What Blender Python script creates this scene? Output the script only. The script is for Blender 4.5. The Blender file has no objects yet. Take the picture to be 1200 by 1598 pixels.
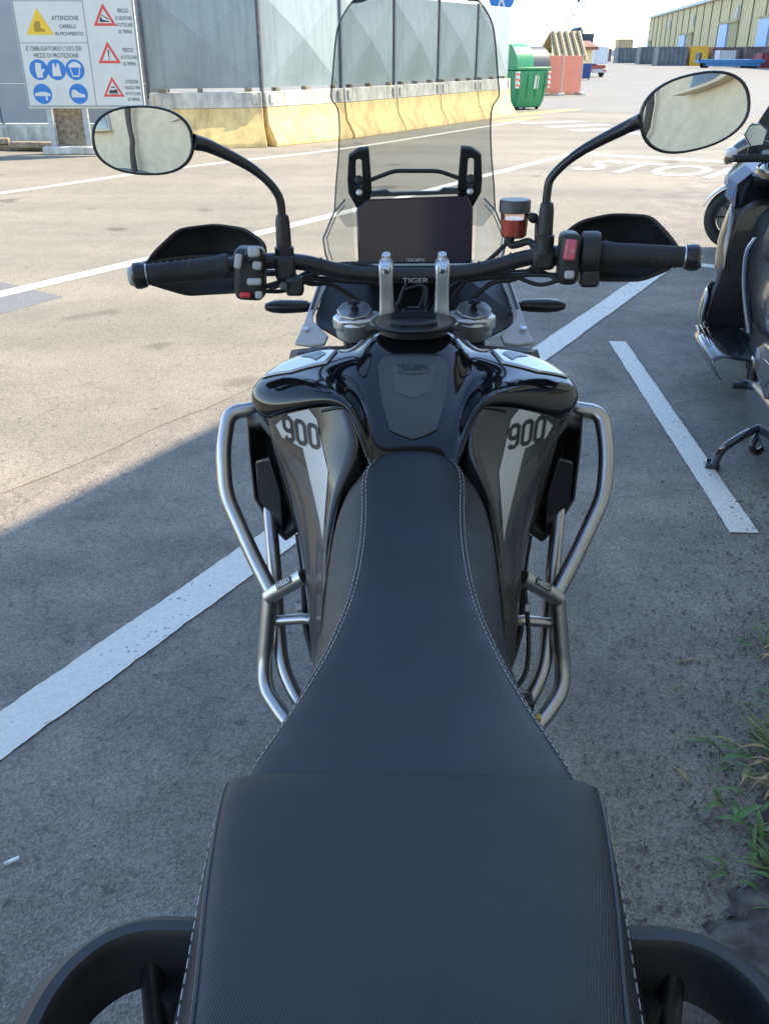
import bpy, bmesh, math, random
from mathutils import Vector, Matrix
from mathutils.bvhtree import BVHTree
R = math.radians
random.seed(7)
S = bpy.context.scene
COL = S.collection

# ------------------------------------------------------------------ camera
cam = bpy.data.objects.new('camera', bpy.data.cameras.new('camera'))
COL.objects.link(cam); S.camera = cam
cam.location = (0, 0, 1.48)
cam.rotation_euler = (R(90 - 27.5), 0, R(1.84))
cam.data.sensor_width = 36; cam.data.lens = 1380 / 1598 * 36
cam.data.clip_start = .02; cam.data.clip_end = 3000
# ------------------------------------------------------------------ sky and sun
SUN_AZ = math.atan2(.89, .456); SUN_EL = R(46)
w = bpy.data.worlds.new('World'); S.world = w; w.use_nodes = True
wn = w.node_tree.nodes; wl = w.node_tree.links
sky = wn.new('ShaderNodeTexSky'); sky.sky_type = 'NISHITA'; sky.sun_disc = False
sky.sun_elevation = SUN_EL; sky.sun_rotation = SUN_AZ
sky.air_density = 1.0; sky.dust_density = .1; sky.ozone_density = 1.6
bg = wn['Background']; bg.inputs['Strength'].default_value = .15
wl.new(sky.outputs[0], bg.inputs['Color'])
sd = bpy.data.lights.new('sun', 'SUN'); sd.energy = 3.4; sd.angle = R(.55); sd.color = (1, .86, .65)
sun = bpy.data.objects.new('sun', sd); COL.objects.link(sun)
to_sun = Vector((math.sin(SUN_AZ) * math.cos(SUN_EL), math.cos(SUN_AZ) * math.cos(SUN_EL), math.sin(SUN_EL)))
sun.rotation_euler = to_sun.to_track_quat('Z', 'Y').to_euler()
sun.location = to_sun * 30
S.view_settings.view_transform = 'Standard'; S.view_settings.look = 'None'
S.view_settings.gamma = 1; S.view_settings.exposure = 1.9
S.view_settings.use_curve_mapping = False
S.render.engine = 'CYCLES'
S.cycles.transparent_max_bounces = 16; S.cycles.max_bounces = 10

# ------------------------------------------------------------------ materials
MATS = {}
def mat(name, col, rough=.6, metal=0., noise=0., nscale=30., bump=0., bscale=200., col2=None, coat=0., spec=.5, detail=6., coords='Object', emit=None, lo=.35, hi=.65):
    if name in MATS: return MATS[name]
    m = bpy.data.materials.new(name); m.use_nodes = True
    nt = m.node_tree; N = nt.nodes; L = nt.links; b = N['Principled BSDF']
    b.inputs['Base Color'].default_value = (*col, 1); b.inputs['Roughness'].default_value = rough
    b.inputs['Metallic'].default_value = metal; b.inputs['Specular IOR Level'].default_value = spec
    b.inputs['Coat Weight'].default_value = coat; b.inputs['Coat Roughness'].default_value = .03
    tc = N.new('ShaderNodeTexCoord')
    if noise or col2:
        n = N.new('ShaderNodeTexNoise'); n.inputs['Scale'].default_value = nscale; n.inputs['Detail'].default_value = detail
        n.inputs['Roughness'].default_value = .65
        L.new(tc.outputs[coords], n.inputs['Vector'])
        r = N.new('ShaderNodeValToRGB'); r.color_ramp.elements[0].position = lo; r.color_ramp.elements[1].position = hi
        c2 = col2 or tuple(min(1, c * (1 + noise)) for c in col)
        c1 = col if col2 else tuple(c * (1 - noise) for c in col)
        r.color_ramp.elements[0].color = (*c1, 1); r.color_ramp.elements[1].color = (*c2, 1)
        L.new(n.outputs['Fac'], r.inputs['Fac']); L.new(r.outputs['Color'], b.inputs['Base Color'])
        mr = N.new('ShaderNodeMapRange'); mr.inputs['To Min'].default_value = rough * .88; mr.inputs['To Max'].default_value = min(1, rough * 1.12)
        L.new(n.outputs['Fac'], mr.inputs['Value']); L.new(mr.outputs[0], b.inputs['Roughness'])
    if bump:
        n2 = N.new('ShaderNodeTexNoise'); n2.inputs['Scale'].default_value = bscale; n2.inputs['Detail'].default_value = 4
        L.new(tc.outputs[coords], n2.inputs['Vector'])
        bp = N.new('ShaderNodeBump'); bp.inputs['Strength'].default_value = bump; bp.inputs['Distance'].default_value = .002
        L.new(n2.outputs['Fac'], bp.inputs['Height']); L.new(bp.outputs[0], b.inputs['Normal'])
    if emit: b.inputs['Emission Color'].default_value = (*emit[0], 1); b.inputs['Emission Strength'].default_value = emit[1]
    MATS[name] = m
    return m

def streaks(m, k=.55, sc=(9, 9, .7), rust=(.16, .10, .06)):
    """rain streaks, grime and rust runs over a painted surface"""
    nt = m.node_tree; N = nt.nodes; L = nt.links; b = N['Principled BSDF']; src = b.inputs['Base Color'].links[0].from_socket
    tc = N.new('ShaderNodeTexCoord'); mp = N.new('ShaderNodeMapping'); mp.inputs['Scale'].default_value = sc; L.new(tc.outputs['Object'], mp.inputs['Vector'])
    n = N.new('ShaderNodeTexNoise'); n.inputs['Scale'].default_value = 1; n.inputs['Detail'].default_value = 9; n.inputs['Roughness'].default_value = .72; L.new(mp.outputs[0], n.inputs['Vector'])
    r = N.new('ShaderNodeValToRGB'); r.color_ramp.elements[0].position = .36; r.color_ramp.elements[0].color = (1 - k, 1 - k, 1 - k, 1); r.color_ramp.elements[1].position = .56; r.color_ramp.elements[1].color = (1, 1, 1, 1); L.new(n.outputs['Fac'], r.inputs['Fac'])
    x = N.new('ShaderNodeMix'); x.data_type = 'RGBA'; x.blend_type = 'MULTIPLY'; x.inputs['Factor'].default_value = 1; L.new(src, x.inputs['A']); L.new(r.outputs['Color'], x.inputs['B'])
    n2 = N.new('ShaderNodeTexNoise'); n2.inputs['Scale'].default_value = 1.9; n2.inputs['Detail'].default_value = 10; n2.inputs['Roughness'].default_value = .8; L.new(mp.outputs[0], n2.inputs['Vector'])
    r2 = N.new('ShaderNodeValToRGB'); r2.color_ramp.elements[0].position = .66; r2.color_ramp.elements[0].color = (0, 0, 0, 1); r2.color_ramp.elements[1].position = .74; r2.color_ramp.elements[1].color = (.8, .8, .8, 1); L.new(n2.outputs['Fac'], r2.inputs['Fac'])
    y = N.new('ShaderNodeMix'); y.data_type = 'RGBA'; L.new(r2.outputs['Color'], y.inputs['Factor']); L.new(x.outputs['Result'], y.inputs['A']); y.inputs['B'].default_value = (*rust, 1)
    L.new(y.outputs['Result'], b.inputs['Base Color']); return m
def asphalt_mat():
    m = bpy.data.materials.new('asphalt'); m.use_nodes = True
    nt = m.node_tree; N = nt.nodes; L = nt.links; b = N['Principled BSDF']
    tc = N.new('ShaderNodeTexCoord'); P = tc.outputs['Object']
    def noise(s, d=5, r=.6):
        n = N.new('ShaderNodeTexNoise'); n.inputs['Scale'].default_value = s; n.inputs['Detail'].default_value = d
        n.inputs['Roughness'].default_value = r; L.new(P, n.inputs['Vector']); return n.outputs['Fac']
    def ramp(f, a, ca, bb, cb):
        r = N.new('ShaderNodeValToRGB'); e = r.color_ramp.elements
        e[0].position = a; e[0].color = (*ca, 1); e[1].position = bb; e[1].color = (*cb, 1); L.new(f, r.inputs['Fac']); return r.outputs['Color']
    def mul(a, c, fac=1, mode='MULTIPLY'):
        x = N.new('ShaderNodeMix'); x.data_type = 'RGBA'; x.blend_type = mode; x.inputs['Factor'].default_value = fac
        L.new(a, x.inputs['A']); L.new(c, x.inputs['B']); return x.outputs['Result']
    base = ramp(noise(.35, 6), .35, (.196, .179, .154), .68, (.252, .229, .193))
    vo = N.new('ShaderNodeTexVoronoi'); vo.inputs['Scale'].default_value = 210; L.new(P, vo.inputs['Vector'])
    stone = ramp(vo.outputs['Color'], .1, (.62, .62, .63), .95, (1.36, 1.34, 1.30))
    c = mul(base, stone)
    c = mul(c, ramp(noise(3.2, 7, .7), .36, (.74, .74, .74), .62, (1.1, 1.1, 1.1)))
    c = mul(c, ramp(noise(28, 3), .28, (.55, .55, .56), .40, (1, 1, 1)))
    # smoother worn wheel tracks that run with the road
    mp = N.new('ShaderNodeMapping'); mp.inputs['Rotation'].default_value = (0, 0, R(-61.5)); mp.inputs['Scale'].default_value = (.06, .9, 1)
    L.new(P, mp.inputs['Vector'])
    n = N.new('ShaderNodeTexNoise'); n.inputs['Scale'].default_value = 1.0; n.inputs['Detail'].default_value = 4; L.new(mp.outputs[0], n.inputs['Vector'])
    c = mul(c, ramp(n.outputs['Fac'], .38, (.86, .865, .87), .62, (1.08, 1.06, 1.03)))
    # pale speckles of grit
    v2 = N.new('ShaderNodeTexVoronoi'); v2.inputs['Scale'].default_value = 26; v2.feature = 'DISTANCE_TO_EDGE' if False else 'F1'; L.new(P, v2.inputs['Vector'])
    c = mul(c, ramp(v2.outputs['Distance'], .025, (.22, .215, .20), .06, (0, 0, 0)), 1, 'ADD')
    # oil spots and fine cracks
    c = mul(c, ramp(noise(1.7, 2, .4), .24, (.55, .54, .54), .33, (1, 1, 1)))
    wv = N.new('ShaderNodeTexVoronoi'); wv.feature = 'DISTANCE_TO_EDGE'; wv.inputs['Scale'].default_value = .55
    wn_ = N.new('ShaderNodeTexNoise'); wn_.inputs['Scale'].default_value = 4; wn_.inputs['Detail'].default_value = 6; L.new(P, wn_.inputs['Vector'])
    va = N.new('ShaderNodeVectorMath'); va.operation = 'MULTIPLY_ADD'; va.inputs[1].default_value = (.5, .5, .5); L.new(wn_.outputs['Color'], va.inputs[0]); L.new(P, va.inputs[2]); L.new(va.outputs[0], wv.inputs['Vector'])
    c = mul(c, ramp(wv.outputs['Distance'], .0015, (.62, .62, .63), .0045, (1, 1, 1)), .7)
    L.new(c, b.inputs['Base Color'])
    b.inputs['Roughness'].default_value = .86; b.inputs['Specular IOR Level'].default_value = .35
    bp = N.new('ShaderNodeBump'); bp.inputs['Strength'].default_value = .55; bp.inputs['Distance'].default_value = .004
    L.new(vo.outputs['Distance'], bp.inputs['Height'])
    bp2 = N.new('ShaderNodeBump'); bp2.inputs['Strength'].default_value = .4; bp2.inputs['Distance'].default_value = .01
    L.new(noise(40, 6, .7), bp2.inputs['Height']); L.new(bp.outputs[0], bp2.inputs['Normal']); L.new(bp2.outputs[0], b.inputs['Normal'])
    return m
def worn_paint(name, col, amount=.42, under=(.15, .148, .145)):
    m = bpy.data.materials.new(name); m.use_nodes = True
    nt = m.node_tree; N = nt.nodes; L = nt.links; b = N['Principled BSDF']; tc = N.new('ShaderNodeTexCoord')
    n = N.new('ShaderNodeTexNoise'); n.inputs['Scale'].default_value = 48; n.inputs['Detail'].default_value = 10; n.inputs['Roughness'].default_value = .72
    n2 = N.new('ShaderNodeTexNoise'); n2.inputs['Scale'].default_value = 2.3; n2.inputs['Detail'].default_value = 3
    for q in (n, n2): L.new(tc.outputs['Object'], q.inputs['Vector'])
    a = N.new('ShaderNodeMath'); a.operation = 'MULTIPLY_ADD'; a.inputs[1].default_value = .35
    L.new(n2.outputs['Fac'], a.inputs[0]); L.new(n.outputs['Fac'], a.inputs[2])
    r = N.new('ShaderNodeValToRGB'); e = r.color_ramp.elements
    e[0].position = amount + .10; e[0].color = (*under, 1); e[1].position = amount + .17; e[1].color = (*col, 1)
    x = e.new(amount + .32); x.color = (*[c * .86 for c in col], 1)
    L.new(a.outputs[0], r.inputs['Fac']); L.new(r.outputs['Color'], b.inputs['Base Color']); b.inputs['Roughness'].default_value = .75
    bp = N.new('ShaderNodeBump'); bp.inputs['Strength'].default_value = .4; bp.inputs['Distance'].default_value = .003
    n3 = N.new('ShaderNodeTexNoise'); n3.inputs['Scale'].default_value = 130; L.new(tc.outputs['Object'], n3.inputs['Vector'])
    L.new(n3.outputs['Fac'], bp.inputs['Height']); L.new(bp.outputs[0], b.inputs['Normal'])
    return m
def clear_mat(name, tint, gloss=1.0, rough=.01, haze=.04):
    m = bpy.data.materials.new(name); m.use_nodes = True
    nt = m.node_tree; N = nt.nodes; L = nt.links; N.remove(N['Principled BSDF'])
    t = N.new('ShaderNodeBsdfTransparent'); t.inputs['Color'].default_value = (*tint, 1)
    g = N.new('ShaderNodeBsdfGlossy'); g.inputs['Roughness'].default_value = rough; g.inputs['Color'].default_value = (gloss, gloss, gloss, 1)
    f = N.new('ShaderNodeFresnel'); f.inputs['IOR'].default_value = 1.42
    x = N.new('ShaderNodeMixShader'); L.new(f.outputs[0], x.inputs[0]); L.new(t.outputs[0], x.inputs[1]); L.new(g.outputs[0], x.inputs[2])
    d = N.new('ShaderNodeBsdfDiffuse'); d.inputs['Color'].default_value = (.55, .56, .56, 1); y = N.new('ShaderNodeMixShader')
    n = N.new('ShaderNodeTexNoise'); n.inputs['Scale'].default_value = 18; n.inputs['Detail'].default_value = 8; r = N.new('ShaderNodeMapRange'); r.inputs['To Min'].default_value = haze * .4; r.inputs['To Max'].default_value = haze * 1.6
    tc = N.new('ShaderNodeTexCoord'); L.new(tc.outputs['Object'], n.inputs['Vector']); L.new(n.outputs['Fac'], r.inputs['Value']); L.new(r.outputs[0], y.inputs[0])
    L.new(x.outputs[0], y.inputs[1]); L.new(d.outputs[0], y.inputs[2]); L.new(y.outputs[0], N['Material Output'].inputs['Surface'])
    return m
def weave_mat(name, col, pitch, strength=.6, rough=.55):
    m = bpy.data.materials.new(name); m.use_nodes = True
    nt = m.node_tree; N = nt.nodes; L = nt.links; b = N['Principled BSDF']; tc = N.new('ShaderNodeTexCoord')
    sx = N.new('ShaderNodeSeparateXYZ'); L.new(tc.outputs['Object'], sx.inputs[0])
    def mth(op, a, bb):
        q = N.new('ShaderNodeMath'); q.operation = op
        for i, v in enumerate((a, bb)):
            if isinstance(v, (int, float)): q.inputs[i].default_value = v
            elif v is not None: L.new(v, q.inputs[i])
        return q.outputs[0]
    k = 2 * math.pi / pitch
    a = mth('SINE', mth('MULTIPLY', mth('ADD', sx.outputs[0], mth('MULTIPLY', sx.outputs[1], .9)), k), None)
    c = mth('SINE', mth('MULTIPLY', mth('SUBTRACT', sx.outputs[1], mth('MULTIPLY', sx.outputs[0], .35)), k * 1.15), None)
    h = mth('MULTIPLY', a, c)
    n = N.new('ShaderNodeTexNoise'); n.inputs['Scale'].default_value = 9; n.inputs['Detail'].default_value = 6; L.new(tc.outputs['Object'], n.inputs['Vector'])
    r = N.new('ShaderNodeValToRGB'); e = r.color_ramp.elements
    e[0].position = .3; e[0].color = (*[v * .82 for v in col], 1); e[1].position = .7; e[1].color = (*[v * 1.2 for v in col], 1)
    L.new(n.outputs['Fac'], r.inputs['Fac'])
    vd_ = N.new('ShaderNodeTexVoronoi'); vd_.inputs['Scale'].default_value = 150; L.new(tc.outputs['Object'], vd_.inputs['Vector'])
    rd_ = N.new('ShaderNodeValToRGB'); rd_.color_ramp.elements[0].position = .05; rd_.color_ramp.elements[0].color = (.09, .088, .085, 1); rd_.color_ramp.elements[1].position = .10; rd_.color_ramp.elements[1].color = (0, 0, 0, 1); L.new(vd_.outputs['Distance'], rd_.inputs['Fac'])
    nd_ = N.new('ShaderNodeTexNoise'); nd_.inputs['Scale'].default_value = 14; nd_.inputs['Detail'].default_value = 8; nd_.inputs['Roughness'].default_value = .75; L.new(tc.outputs['Object'], nd_.inputs['Vector'])
    rn_ = N.new('ShaderNodeValToRGB'); rn_.color_ramp.elements[0].position = .5; rn_.color_ramp.elements[0].color = (0, 0, 0, 1); rn_.color_ramp.elements[1].position = .75; rn_.color_ramp.elements[1].color = (1, 1, 1, 1); L.new(nd_.outputs['Fac'], rn_.inputs['Fac'])
    mm_ = N.new('ShaderNodeMix'); mm_.data_type = 'RGBA'; mm_.blend_type = 'MULTIPLY'; mm_.inputs['Factor'].default_value = 1; L.new(rd_.outputs['Color'], mm_.inputs['A']); L.new(rn_.outputs['Color'], mm_.inputs['B'])
    ma_ = N.new('ShaderNodeMix'); ma_.data_type = 'RGBA'; ma_.blend_type = 'ADD'; ma_.inputs['Factor'].default_value = 1; L.new(r.outputs['Color'], ma_.inputs['A']); L.new(mm_.outputs['Result'], ma_.inputs['B'])
    L.new(ma_.outputs['Result'], b.inputs['Base Color'])
    mr_ = N.new('ShaderNodeMapRange'); mr_.inputs['From Min'].default_value = .3; mr_.inputs['From Max'].default_value = .7; mr_.inputs['To Min'].default_value = rough * .86; mr_.inputs['To Max'].default_value = rough * 1.22; L.new(nd_.outputs['Fac'], mr_.inputs['Value']); L.new(mr_.outputs[0], b.inputs['Roughness']); b.inputs['Specular IOR Level'].default_value = .33
    bp = N.new('ShaderNodeBump'); bp.inputs['Strength'].default_value = strength; bp.inputs['Distance'].default_value = .0008
    L.new(h, bp.inputs['Height']); L.new(bp.outputs[0], b.inputs['Normal'])
    return m

ASPH = asphalt_mat()
LINE = worn_paint('white_road_paint', (.66, .625, .54), .42, (.22, .21, .19))
LINE_R = worn_paint('lane_paint', (.62, .60, .52), .36, (.22, .20, .17))
LINE_OLD = worn_paint('faded_white_road_paint', (.5, .5, .48), .47)
YLINE = worn_paint('yellow_road_paint', (.62, .42, .12), .44)
BLACK = mat('black_plastic', (.013, .013, .014), .5, noise=.25, nscale=60, bump=.12, bscale=500)
BLACKS = mat('satin_black', (.012, .012, .014), .32, noise=.2, nscale=40)
RUBBER = mat('rubber', (.016, .016, .017), .72, noise=.3, nscale=80, bump=.25, bscale=300)
GLOSS = mat('black_gloss_paint', (.005, .005, .006), .07, coat=0., noise=.1, nscale=8, spec=.45)
GREYP = mat('dark_grey_plastic', (.055, .054, .054), .45, noise=.12, nscale=50, bump=.1, bscale=600)
GREYG = mat('graphite_paint', (.030, .029, .029), .24, coat=.15, noise=.1, nscale=10)
SILVER = mat('silver_decal', (.44, .435, .42), .38, noise=.05, nscale=20)
SKYREF = mat('painted_sky_reflection', (.42, .42, .42), .25, metal=.35, coat=.8, noise=.06, nscale=12)  # silver tone that stands in for sky mirrored in the black tank
STEEL = mat('brushed_steel', (.42, .405, .39), .34, metal=1., noise=.10, nscale=9, bump=.015, bscale=300)
ALU = mat('cast_aluminium', (.56, .56, .57), .42, metal=.85, noise=.12, nscale=35, bump=.15, bscale=300)
CHROME = mat('chrome', (.75, .75, .75), .1, metal=1.)
MIRROR = mat('mirror_glass', (.76, .74, .70), .012, metal=1.)
DISPLAY = mat('display_glass', (.030, .018, .026), .10, spec=.55, coat=0.)
LEATHER = weave_mat('seat_leather', (.0085, .0105, .016), .0011, .16, .42)
WEAVE = weave_mat('pillion_grip_vinyl', (.011, .0135, .020), .0030, .34, .42)
THREAD = mat('white_thread', (.34, .335, .32), .85)
GREYBTN = mat('grey_button', (.36, .36, .36), .5)
REDBTN = mat('red_button', (.5, .035, .04), .45)
DKRED = mat('dark_red_button', (.5, .09, .13), .45)
FLUID = mat('brake_fluid', (.62, .085, .02), .25, coat=.6)
CLEAR = clear_mat('clear_screen', (.78, .805, .81), haze=.045)
CLEAR2 = clear_mat('clear_deflector', (.90, .91, .90))
SMOKE = clear_mat('smoked_reservoir', (.85, .72, .68))
WHITE = mat('white_paint', (.42, .42, .42), .4, noise=.06, nscale=6)
AMBER = mat('amber_lens', (.35, .12, .02), .2)
YELM = mat('yellow_zinc', (.5, .33, .06), .4, metal=.6)

# ------------------------------------------------------------------ helpers
def link(o, parent=None):
    COL.objects.link(o)
    if parent: o.parent = parent
    return o
def tag(o, label=None, cat=None, group=None, kind=None):
    if label: o['label'] = label
    if cat: o['category'] = cat
    if group: o['group'] = group
    if kind: o['kind'] = kind
    return o
def empty(name, loc=(0, 0, 0), rz=0, label=None, cat=None, group=None):
    o = bpy.data.objects.new(name, None); link(o); o.location = loc; o.rotation_euler = (0, 0, rz); o.empty_display_size = .1
    return tag(o, label, cat, group)
def mesh(name, V, F, m, parent=None, smooth=False, bevel=0, subsurf=0, solid=0, soff=0., bseg=2, rim=True):
    me = bpy.data.meshes.new(name); me.from_pydata([tuple(v) for v in V], [], F)
    bm = bmesh.new(); bm.from_mesh(me); bmesh.ops.remove_doubles(bm, verts=bm.verts, dist=1e-6)
    if not solid: bmesh.ops.recalc_face_normals(bm, faces=bm.faces)
    bm.to_mesh(me); bm.free()
    me.materials.append(m); o = bpy.data.objects.new(name, me); link(o, parent)
    if solid:
        k = o.modifiers.new('s', 'SOLIDIFY'); k.thickness = solid; k.offset = soff; k.use_rim = rim
    if bevel:
        k = o.modifiers.new('b', 'BEVEL'); k.width = bevel; k.segments = bseg; k.limit_method = 'ANGLE'; k.angle_limit = R(35)
    if subsurf:
        k = o.modifiers.new('u', 'SUBSURF'); k.levels = subsurf; k.render_levels = subsurf
    if smooth or bevel:
        for p in me.polygons: p.use_smooth = True
        if bevel and not smooth:
            me.set_sharp_from_angle(angle=R(40))
    return o
def freeze(o):
    bpy.context.view_layer.update()
    dg = bpy.context.evaluated_depsgraph_get()
    me = bpy.data.meshes.new_from_object(o.evaluated_get(dg)); o.modifiers.clear(); o.data = me; return o
def bvh(o): return BVHTree.FromPolygons([v.co.copy() for v in o.data.vertices], [tuple(p.vertices) for p in o.data.polygons])
def box(c, s, rot=None):
    V = [Vector((x * s[0] / 2, y * s[1] / 2, z * s[2] / 2)) for x in (-1, 1) for y in (-1, 1) for z in (-1, 1)]
    if rot is not None: V = [rot @ v for v in V]
    V = [v + Vector(c) for v in V]
    return V, [(0, 1, 3, 2), (4, 6, 7, 5), (0, 4, 5, 1), (2, 3, 7, 6), (0, 2, 6, 4), (1, 5, 7, 3)]
def boxo(name, c, s, m, parent=None, bevel=.0, rot=None, bseg=2):
    V, F = box(c, s, rot); return mesh(name, V, F, m, parent, bevel=bevel, bseg=bseg)
def join(parts):
    V, F = [], []
    for v, f in parts:
        n = len(V); V += list(v); F += [tuple(i + n for i in q) for q in f]
    return V, F
def smooth_path(P, n=6):
    P = [Vector(p) for p in P]
    if len(P) < 3: return P
    Q = [P[0] * 2 - P[1]] + P + [P[-1] * 2 - P[-2]]; out = []
    for i in range(1, len(Q) - 2):
        a, b, c, d = Q[i - 1:i + 3]
        for k in range(n):
            t = k / n
            out.append(.5 * ((2 * b) + (c - a) * t + (2 * a - 5 * b + 4 * c - d) * t * t + (3 * b - a - 3 * c + d) * t ** 3))
    return out + [P[-1]]
def fillet(P, r, n=6):
    P = [Vector(p) for p in P]; out = [P[0]]
    for i in range(1, len(P) - 1):
        a, b, c = P[i - 1:i + 2]; u = (a - b); v = (c - b); d = min(r, u.length * .48, v.length * .48)
        p0 = b + u.normalized() * d; p2 = b + v.normalized() * d
        for k in range(n + 1):
            t = k / n; out.append(p0 * (1 - t) ** 2 + b * 2 * t * (1 - t) + p2 * t * t)
    return out + [P[-1]]
def tube(P, r, seg=12, caps=True):
    P = [Vector(p) for p in P]; n = len(P); rr = r if isinstance(r, (list, tuple)) else [r] * n
    V, F = [], []; T0 = (P[1] - P[0]).normalized()
    up = Vector((0, 0, 1)) if abs(T0.z) < .9 else Vector((0, 1, 0)); N = T0.cross(up).normalized()
    for i in range(n):
        T = (P[min(i + 1, n - 1)] - P[max(i - 1, 0)]).normalized()
        N = (N - T * N.dot(T)).normalized(); B = T.cross(N)
        for k in range(seg):
            a = 2 * math.pi * k / seg; V.append(P[i] + (N * math.cos(a) + B * math.sin(a)) * rr[i])
    for i in range(n - 1):
        for k in range(seg):
            F.append((i * seg + k, i * seg + (k + 1) % seg, (i + 1) * seg + (k + 1) % seg, (i + 1) * seg + k))
    if caps: F += [tuple(range(seg))[::-1], tuple(range((n - 1) * seg, n * seg))]
    return V, F
def tubeo(name, P, r, m, parent=None, seg=12):
    V, F = tube(P, r, seg); o = mesh(name, V, F, m, parent, smooth=True); o.data.set_sharp_from_angle(angle=R(50)); return o
def lathe(c, axis, prof, seg=24, m0=None):
    """prof = [(distance along axis, radius)]"""
    c = Vector(c); A = Vector(axis).normalized(); return tube([c + A * d for d, _ in prof], [max(q, 1e-4) for _, q in prof], seg) if False else _lathe(c, A, prof, seg)
def _lathe(c, A, prof, seg):
    up = Vector((0, 0, 1)) if abs(A.z) < .9 else Vector((0, 1, 0)); N = A.cross(up).normalized(); B = A.cross(N); V, F = [], []
    for d, q in prof:
        for k in range(seg):
            a = 2 * math.pi * k / seg; V.append(c + A * d + (N * math.cos(a) + B * math.sin(a)) * max(q, 1e-4))
    for i in range(len(prof) - 1):
        for k in range(seg): F.append((i * seg + k, i * seg + (k + 1) % seg, (i + 1) * seg + (k + 1) % seg, (i + 1) * seg + k))
    F += [tuple(range(seg))[::-1], tuple(range((len(prof) - 1) * seg, len(prof) * seg))]
    return V, F
def latheo(name, c, axis, prof, m, parent=None, seg=24):
    V, F = lathe(c, axis, prof, seg); o = mesh(name, V, F, m, parent, smooth=True); o.data.set_sharp_from_angle(angle=R(38)); return o
def loft(rings, cap=True, closed=True):
    V, F = [], []; n = len(rings[0])
    for r in rings: V += [Vector(p) for p in r]
    for i in range(len(rings) - 1):
        for k in range(n if closed else n - 1):
            F.append((i * n + k, i * n + (k + 1) % n, (i + 1) * n + (k + 1) % n, (i + 1) * n + k))
    if cap and closed: F += [tuple(range(n))[::-1], tuple(range((len(rings) - 1) * n, len(rings) * n))]
    return V, F
def poly_prism(P, d):
    """closed slab: polygon P (3D) extruded by vector d"""
    P = [Vector(p) for p in P]; n = len(P); d = Vector(d)
    return P + [p + d for p in P], [tuple(range(n))[::-1], tuple(range(n, 2 * n))] + [(i, (i + 1) % n, n + (i + 1) % n, n + i) for i in range(n)]
def mx(P, s): return [Vector((p[0] * s, p[1], p[2])) for p in P]
def text2d(s, size=1., align='CENTER', bold=0.):
    cu = bpy.data.curves.new('t', 'FONT'); cu.body = s; cu.size = size; cu.align_x = align; cu.align_y = 'CENTER'; cu.offset = bold; cu.resolution_u = 3
    o = bpy.data.objects.new('t', cu); COL.objects.link(o); bpy.context.view_layer.update()
    me = bpy.data.meshes.new_from_object(o.evaluated_get(bpy.context.evaluated_depsgraph_get()))
    V = [(v.co.x, v.co.y) for v in me.vertices]; F = [tuple(p.vertices) for p in me.polygons]
    bpy.data.objects.remove(o); bpy.data.curves.remove(cu); bpy.data.meshes.remove(me)
    return V, F
def flat(V2, F, o, ex, ey, off=0.):
    o = Vector(o); ex = Vector(ex); ey = Vector(ey); n = ex.cross(ey).normalized() * off
    return [o + ex * a + ey * b + n for a, b in V2], F
def drape(V2, F, tree, o, ex, ey, d, off=.0012, cuts=0):
    """lay a flat outline (2D) onto a surface along direction d"""
    o = Vector(o); ex = Vector(ex); ey = Vector(ey); d = Vector(d).normalized()
    bm = bmesh.new(); vs = [bm.verts.new((a, b, 0)) for a, b in V2]
    for f in F:
        try: bm.faces.new([vs[i] for i in f])
        except ValueError: pass
    bmesh.ops.triangulate(bm, faces=bm.faces)
    for _ in range(cuts): bmesh.ops.subdivide_edges(bm, edges=bm.edges, cuts=1, use_grid_fill=True); bmesh.ops.triangulate(bm, faces=bm.faces)
    bm.verts.index_update(); V = []
    for v in bm.verts:
        p = o + ex * v.co.x + ey * v.co.y; h = tree.ray_cast(p - d * .3, d)
        if h[0] is None: h = tree.find_nearest(p)
        nn = h[1] if h[1].dot(d) < 0 else -h[1]
        V.append(h[0] + nn * off)
    F2 = [tuple(x.index for x in f.verts) for f in bm.faces]; bm.free()
    return V, F2
def stroke(P, wd, closed=False):
    """flat band of width wd along a 2D path"""
    P = [Vector((*p, 0)) for p in P]; n = len(P); A, B = [], []
    for i in range(n):
        p = P[i]; a = P[(i - 1) % n] if (closed or i) else p; b = P[(i + 1) % n] if (closed or i < n - 1) else p
        u = (p - a).normalized() if (p - a).length else (b - p).normalized(); v = (b - p).normalized() if (b - p).length else u
        t = (u + v).normalized(); k = 1 / max(.5, t.dot(v)); nn = Vector((-t.y, t.x, 0)) * wd / 2 * k; A.append((p + nn)[:2]); B.append((p - nn)[:2])
    F = [(i, (i + 1) % n, n + (i + 1) % n, n + i) for i in range(n if closed else n - 1)]
    return A + B, F
def digits900(h):
    w_ = h * .50; c = h * .13; o = []
    def rr(x, y0, y1): return [(x + c, y0), (x + w_ - c, y0), (x + w_, y0 + c), (x + w_, y1 - c), (x + w_ - c, y1), (x + c, y1), (x, y1 - c), (x, y0 + c)]
    st = h * .20; g_ = w_ + st + h * .07; x0 = -g_ - w_ / 2
    o.append(stroke([(x0 + w_, h * .08), (x0 + w_ - c, -h * .02), (x0 + w_ - c, -h * .02)][:0] + rr(x0, -.08 * h, h / 2), st, True))
    o.append(stroke([(x0 + w_, h * .1), (x0 + w_, -h / 2 + c), (x0 + w_ - c, -h / 2), (x0 + c, -h / 2), (x0, -h / 2 + c)], st))
    for k in (1, 2): o.append(stroke(rr(x0 + k * g_, -h / 2, h / 2), st, True))
    V, F = [], []
    for v, f in o:
        n = len(V); V += v; F += [tuple(i + n for i in q) for q in f]
    return V, F
def ngon(n=24, r=1., ry=None): return [(r * math.cos(2 * math.pi * k / n), (ry or r) * math.sin(2 * math.pi * k / n)) for k in range(n)]

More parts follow.
